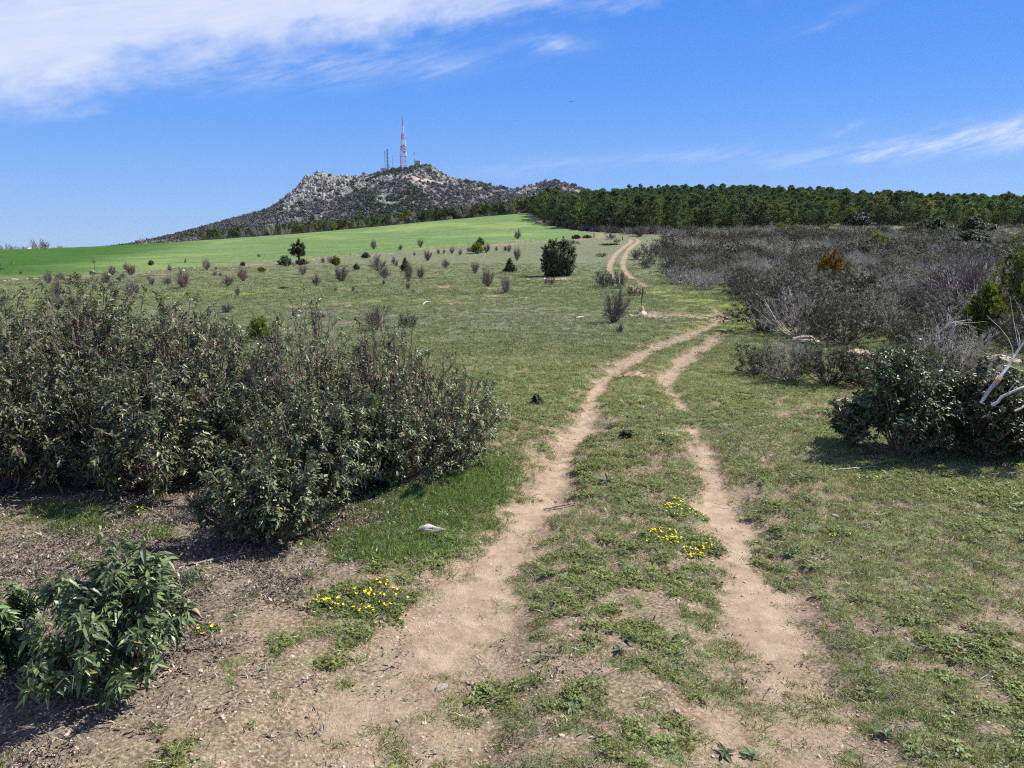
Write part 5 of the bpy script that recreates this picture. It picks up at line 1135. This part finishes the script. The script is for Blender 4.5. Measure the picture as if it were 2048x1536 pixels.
mast(778, 338, 311, .65, 'thin dark pole mast above the red-roofed building, leftmost on the summit', ['steel'])
mast(792.5, 338, 320, .3, 'faint thin pole between the dark mast and the tallest tower', ['steel'])
mast(835, 333, 313, .75, 'short banded mast standing left of the summit hut', ['white_paint', 'steel', 'white_paint', 'steel'])
def hut(u, v, w, h, lab, roof, wall):
    x, y, z = tower_pos(u, v); t = tag(empty('summit_building', (x, y - 3, z - 1.0)), lab, 'building')
    g = Geo(); box(g, -w / 2, w / 2, -2.5, 2.5, 0, h); obj('wall', g.mesh('wall', [M[wall]]), t)
    g = Geo(); V = [(-w / 2 - .4, -3, h + .003), (w / 2 + .4, -3, h + .003), (w / 2 + .4, 3, h + .003), (-w / 2 - .4, 3, h + .003), (-w / 2 + .4, 0, h + 1.5), (w / 2 - .4, 0, h + 1.5)]
    g.add(V, [[(0, 1, 5, 4), (2, 3, 4, 5)], [(1, 2, 5), (3, 0, 4)]]); obj('roof', g.mesh('roof', [M[roof]]), t)
    g = Geo(); box(g, -.6, .5, -2.56, -2.503, 0, 2.0); obj('door', g.mesh('door', [M['steel']]), t)
hut(777, 337, 8, 2.6, 'low building with a red tiled roof below the left masts', 'roof_red', 'plaster')
def cairn():
    x, y, z = tower_pos(842, 327, 990.); t = tag(empty('stone_hut', (x, y, z - 1.)), 'reddish stone hut on the very top of the summit', 'hut')
    g = Geo(); box(g, -3.4, 2.6, -2.5, 2.5, 0, 4.2); obj('wall', g.mesh('wall', [M['masonry']]), t)
    g = Geo(); box(g, -3.7, 2.9, -2.8, 2.8, 4.203, 4.7); obj('flat_roof', g.mesh('flat_roof', [M['masonry']]), t)
    g = Geo(); box(g, -1.4, -.2, -2.56, -2.503, 0, 2.2); obj('door', g.mesh('door', [M['steel']]), t)
cairn()

# white shed far left among leafless trees
x = (68 - 1024) / F * 258; z = H + 258 * (503 - 502) / F
t = tag(empty('shed', (x, 258, z - .5)), 'tiny white shed among the leafless trees on the left skyline', 'shed')
g = Geo(); box(g, -.8, .8, -1, 1, 0, 1.5); obj('wall', g.mesh('wall', [M['white_paint']]), t); g = Geo(); box(g, -.9, .9, -1.1, 1.1, 1.503, 1.62); obj('roof', g.mesh('roof', [M['plaster']]), t)

# ------------------------------------------------------------------ posts, stones, wood, flowers
def post_near():
    p = at(1283, 626); t = tag(empty('marker_post', (p.x, p.y, gz(p.x, p.y))), 'thin dark post set in a pale stone foot beside the leaning bare bush', 'post')
    s = p.y / F; g = Geo(); g.add(*tubes(np.array([[[0, 0, .1], [-.01, 0, .4], [.02, 0, .62], [.01, 0, .74]]]), np.array([[.018, .016, .022, .032]]), 6)); obj('post', g.mesh('post', [M['post']]), t)
    g = Geo(); g.add(*tubes(np.array([[[0, 0, -.03], [0, 0, .04], [0, 0, .10], [0, 0, .22], [0, 0, .23]]]), np.array([[.20, .15, .08, .06, .001]]), 8)); obj('stone_foot', g.mesh('stone_foot', [M['tan_stone']]), t)
post_near()
for u, v, hp, lab in ((1188, 474, 11, 'short wooden post at the corner of the green field'), (1245, 479, 9, 'short wooden post beside the bend of the far track')):
    p = at(u, v); h = hp / F * p.y; t = tag(empty('wooden_post', (p.x, p.y, gz(p.x, p.y))), lab, 'post')
    g = Geo(); g.add(*tubes(np.array([[[0, 0, -.05], [0, 0, h]]]), np.array([[.09, .08]]), 6)); obj('shaft', g.mesh('shaft', [M['post']]), t)
    g = Geo(); g.add(*tubes(np.array([[[0, 0, h - .22], [0, 0, h + .02]]]), np.array([[.11, .10]]), 6)); obj('pale_cap', g.mesh('pale_cap', [M['plaster']]), t)

def rock(u, v, sx, sy, sz, lab, mat='tan_stone', seed=0, name='rock'):
    p = at(u, v); me = pebble_mesh(700 + seed, M[mat], .6, 3); o = obj(name, me, None, (p.x, p.y, gz(p.x, p.y) + sz * .1)); o.scale = (sx, sy, sz / .6); o.rotation_euler = (0, 0, seed); tag(o, lab, 'rock')
rock(1612, 686, .42, .3, .15, 'long flat pale rock at the front edge of the thicket', seed=1)
rock(1722, 720, .26, .2, .14, 'rounded pale rock above the low row of shrubs', seed=2)
rock(1690, 812, .16, .1, .06, 'pale flat stone left of the large dark shrub', seed=3)
rock(883, 1358, .030, .024, .014, 'smooth pale stone on the gravel in the foreground', 'stone', 4)
rock(1670, 1041, .030, .022, .016, 'white stone in the grass right of the right wheel track', 'stone', 5)
rock(2000, 730, .28, .2, .13, 'tan rock among the scrub behind the bleached branch', seed=6)
rock(1160, 634, .22, .1, .05, 'small tan rock beside a clay scrape left of the tall bare bush', seed=7)
0 and rock(885, 607, .16, .08, .05, 'whitish stone at the yellow-green patch in the meadow', 'stone', 8)
rock(1160, 487, .2, .15, .2, 'white stone beside the low scrub above the oak', 'stone', 9)

def branch(name, lab, cat, px_pts, hts, rads, mat, twigs=0, seed=0, extra=None, side=7):
    """a fallen or standing dead branch through ground points lifted by hts"""
    pts = []
    for (x, y), z in zip(px_pts, hts): pts.append((x, y, gz(x, y) + z))
    P = np.array(pts); o = P[0].copy(); P = P - o; rng = np.random.default_rng(seed); t = tag(empty(name, tuple(o)), lab, cat)
    K = 14; tt = np.linspace(0, len(P) - 1, K); PP = np.stack([np.interp(tt, range(len(P)), P[:, i]) for i in range(3)], -1); rr = np.interp(tt, range(len(P)), rads)
    PP[1:-1] += rng.normal(0, rads[0] * .35, (K - 2, 3)); g = Geo(); g.add(*tubes(PP[None], rr[None], side)); obj('stem', g.mesh('stem', [M[mat]], True), t)
    if twigs:
        i = rng.integers(3, K - 1, twigs); a = PP[i]; d = unit(unit(PP[i] - PP[i - 2]) + rng.normal(0, .5, (twigs, 3))); L_ = rng.uniform(.15, .5, twigs)[:, None]
        g = Geo(); Bz = bezier(a, a + d * L_ * .5 + rng.normal(0, .04, (twigs, 3)), a + unit(d + rng.normal(0, .4, (twigs, 3))) * L_, 5); g.add(*tubes(Bz, np.linspace(rads[-1] * .9, .0015, 5)[None].repeat(twigs, 0), 4)); obj('side_twigs', g.mesh('side_twigs', [M[mat]]), t)
    return t
t = branch('dead_branch', 'long bleached dead branch slanting up at the right edge, orange scar midway', 'branch', [(3.72, 6.15), (3.86, 6.2), (4.02, 6.3), (4.22, 6.4), (4.6, 6.5)], [.54, .70, .86, 1.06, 1.36], [.013, .016, .012, .008, .004], 'deadwood', 16, 1)
g = Geo(); g.add(*tubes(np.array([[[.12, .045, .14], [.155, .055, .175], [.185, .07, .20]]]), np.array([[.0185, .019, .0178]]), 7)); obj('orange_scar', g.mesh('orange_scar', [M['rust_wood']]), t)
branch('dead_branch', 'bleached dead branch arching low to the right under the long slanting one', 'branch', [(3.78, 6.1), (3.92, 6.1), (4.05, 6.12), (4.25, 6.15), (4.6, 6.2)], [.53, .63, .68, .68, .70], [.013, .011, .009, .007, .004], 'deadwood', 16, 2)
branch('dead_branch', 'thin grey dead branch running low along the right edge below the two pale ones', 'branch', [(3.9, 6.0), (4.15, 6.05), (4.5, 6.1)], [.50, .62, .72], [.009, .008, .005], 'deadwood', 14, 3)
branch('dead_branch', 'pale branched dead snag standing out of the right scrub', 'branch', [(6.55, 12.2), (6.6, 12.2), (6.85, 12.25), (7.05, 12.3)], [.25, .48, .66, .66], [.014, .011, .008, .004], 'deadwood', 22, 4)
branch('fallen_branch', 'long grey fallen branch on the litter behind the small foreground shrub', 'branch', [(-2.75, 4.15), (-2.2, 4.12), (-1.8, 4.2), (-1.45, 4.42)], [.006, .008, .008, .008], [.007, .010, .008, .004], 'twig', 3, 5)
branch('fallen_stick', 'pale stick lying in the grass left of the large dark shrub', 'stick', [(2.55, 6.05), (2.75, 6.1), (2.95, 6.18)], [.012, .015, .012], [.004, .004, .002], 'deadwood', 2, 6)
branch('fallen_stick', 'brown stick lying across the left wheel track', 'stick', [(.22, 5.33), (.38, 5.36), (.55, 5.42)], [.012, .02, .012], [.006, .006, .003], 'bark', 2, 7)
branch('fallen_stick', 'thin dark stick on the ground before the right shrubs', 'stick', [(3.3, 6.0), (3.8, 5.95), (4.2, 6.05)], [.012, .015, .012], [.004, .004, .002], 'bark', 3, 8)
branch('fallen_stick', 'bleached stick lying in the meadow beside the yellow-green patch', 'stick', [tuple(at(845, 610))[:2], tuple(at(852, 606))[:2], tuple(at(862, 604))[:2]], [.02, .05, .03], [.016, .016, .01], 'deadwood', 0, 9)
def chunk():
    p = at(862, 1068); t = tag(empty('weathered_wood', (p.x, p.y, gz(p.x, p.y))), 'chunk of pale weathered wood beside the long green grass', 'wood')
    rng = np.random.default_rng(3); n = 7; a = np.stack([rng.uniform(-.07, .0, n), rng.uniform(-.02, .03, n), rng.uniform(.01, .03, n)], -1); e = a + np.stack([rng.uniform(.07, .13, n), rng.uniform(-.02, .03, n), rng.uniform(-.02, .012, n)], -1)
    g = Geo(); g.add(*tubes(bezier(a, (a + e) / 2 + rng.normal(0, .012, (n, 3)), e, 6), np.array([.004, .012, .016, .012, .008, .002])[None] * rng.uniform(.6, 1.2, n)[:, None], 6)); obj('splinters', g.mesh('splinters', [M['twig_grey']]), t)
    g = Geo(); g.add(*tubes(np.array([[[-.09, 0, .01], [-.06, .0, .022], [-.02, .01, .026], [.03, .01, .018], [.07, .0, .006]]]), np.array([[.008, .022, .026, .018, .004]]), 7)); obj('log', g.mesh('log', [M['twig_grey']], True), t)
chunk()

def seedling(u, v, h, lab, seed):
    p = at(u, v); g, f = shrub_parts(seed, h, h * .5, 7, 'vase', 3, 1, 6, h * .42, h * .15, droop=.5, th=.003, span=.03)
    plant('seedling', lab, 'seedling', (p.x, p.y, gz(p.x, p.y)), g, f, M['bark'], M['oak'])
seedling(1252, 882, .11, 'tiny dark rockrose seedling in the grass between the wheel tracks', 450); seedling(1075, 811, .12, 'tiny dark leafy seedling in the grass left of the tracks', 451)

ROS = [(1450, 1488, .75, 'largest grey-green leaf rosette low on the right wheel track'), (1502, 1490, .6, 'small leaf rosette just right of the largest one'), (1770, 1462, .8, 'grey-green rosette in the lower right grass'), (1240, 1302, .8, 'leaf rosette between the tracks'), (1580, 1108, .8, 'leaf rosette in the grass right of the right wheel track'), (1640, 1118, .8, 'leaf rosette right of its neighbour beyond the right wheel track')]
for i, (u, v, s, lab) in enumerate(ROS):
    p = at(u, v); o = obj('rosette_plant', rosette_mesh(460 + i), None, (p.x, p.y, gz(p.x, p.y) + .004)); o.scale = (s,) * 3; tag(o, lab, 'plant')

def flower_patch(u, v, wp, hp, nfl, lab, seed):
    """a low mat of small leaves with yellow flowers, w x h pixels of ground"""
    c = at(u, v); a = at(u - wp / 2, v); b = at(u, v - hp / 2); rx = abs(a.x - c.x); ry = max(abs(b.y - c.y), .05)
    rng = np.random.default_rng(seed); t = tag(empty('flower_patch', tuple(c)), lab, 'flowers', None)
    n = int(1500 * rx * ry / .06) + 120; q = np.sqrt(rng.uniform(0, 1, n)); ph = rng.uniform(0, 6.28, n); k = 1 + .25 * np.sin(ph * 3 + seed) + .15 * np.sin(ph * 5)
    X = rx * q * np.cos(ph) * k; Y = ry * q * np.sin(ph) * k; keep = fbm(X + c.x, Y + c.y, .12, 3, seed) > .40; X, Y, q = X[keep], Y[keep], q[keep]
    Z = ground_h(X + c.x, Y + c.y) - c.z + .004 + .022 * (1 - q ** 2) * rng.uniform(.2, 1, len(X)); P = np.stack([X, Y, Z], -1); A = unit(rng.normal(0, .35, P.shape) + np.array([0, 0, 1.]))
    g = Geo(); g.add(*_tr(leaves(rng, P, A, 4, .013, .0065, (40, 95), .2, LEAF_LO))); obj('leaves', g.mesh('leaves', [M['mat_leaf']]), t)
    k = rng.choice(len(P), min(nfl, len(P)), replace=False); Pf = P[k] + np.array([0, 0, .012]); Af = unit(rng.normal(0, .3, Pf.shape) + np.array([.15, .0, 1.]))
    g = Geo(); g.add(*_tr(leaves(rng, Pf, Af, 6, .0078, .0070, (60, 85), .0, LEAF_LO))); o = obj('flowers', g.mesh('flowers', [M['yellow']]), t); o['kind'] = 'stuff'
for i, a in enumerate([(735, 1205, 190, 75, 60, 'spreading mat of yellow flowers beside the left wheel track'), (655, 1212, 70, 30, 14, 'small clump of yellow flowers at the left end of the spreading mat'), (1365, 1088, 110, 52, 110, 'brightest mat of yellow flowers between the tracks, lowest there'), (1290, 1085, 60, 26, 5, 'sparse yellow-flowered mat touching the brightest one'),
                       (1368, 1022, 90, 26, 60, 'band of yellow flowers above the brightest mat between the tracks'), (1338, 879, 56, 14, 16, 'small far patch of yellow flowers between the tracks'), (1675, 1078, 70, 20, 12, 'scattered yellow flowers right of the right wheel track'), (262, 1024, 85, 26, 12, 'yellow-flowered mat under the left shrubs'),
                       (352, 1106, 78, 38, 6, 'bright green mat with few yellow flowers beside the shrub shadow'), (410, 1265, 50, 22, 5, 'few yellow flowers right of the small foreground shrub'), (1738, 966, 60, 12, 12, 'yellow flowers dotted in the grass before the large right shrub'), (600, 1150, 60, 22, 2, 'pale green mat above the spreading flower mat')]):
    flower_patch(*a, 470 + i)

# bird high over the hill
t = tag(empty('bird', (7.2, 100, H + 100 * (503 - 220) / F)), 'tiny dark bird gliding high in the clear sky', 'bird')
g = Geo(); g.add(*tubes(np.array([[[0, -.14, 0], [0, -.1, .01], [0, 0, .01], [0, .1, 0], [0, .2, 0]]]), np.array([[.01, .03, .045, .03, .01]]), 6)); obj('body', g.mesh('body', [M['black']], True), t)
for s in (-1, 1):
    g = Geo(); V = np.array([(0, .06, .01), (s * .2, .08, .05), (s * .42, .0, .03), (s * .2, -.05, .04), (0, -.06, .0)]); V2 = V - np.array([0, 0, .012]); g.add(np.vstack([V, V2]), [[(0, 1, 3, 4), (5, 6, 8, 9), (0, 5, 6, 1), (3, 4, 9, 8)], [(1, 2, 3), (6, 7, 8)]]); obj('wing', g.mesh('wing', [M['black']]), t)
# ------------------------------------------------------------------ thin air haze over the far hill
def build_haze():
    g = Geo(); box(g, -4600, 4600, -4600, 4600, -80, 135); me = g.mesh('haze', [])
    m, nt = new_mat('air_haze'); v = N(nt, 'ShaderNodeVolumePrincipled'); v.inputs['Density'].default_value = HAZE; v.inputs['Color'].default_value = (.80, .88, 1, 1); v.inputs['Anisotropy'].default_value = .2
    o = N(nt, 'ShaderNodeOutputMaterial'); nt.links.new(v.outputs[0], o.inputs['Volume']); me.materials.append(m); tag(obj('haze', me), kind='stuff')
HAZE = .00003
build_haze()
print('objects', len(SC.objects))
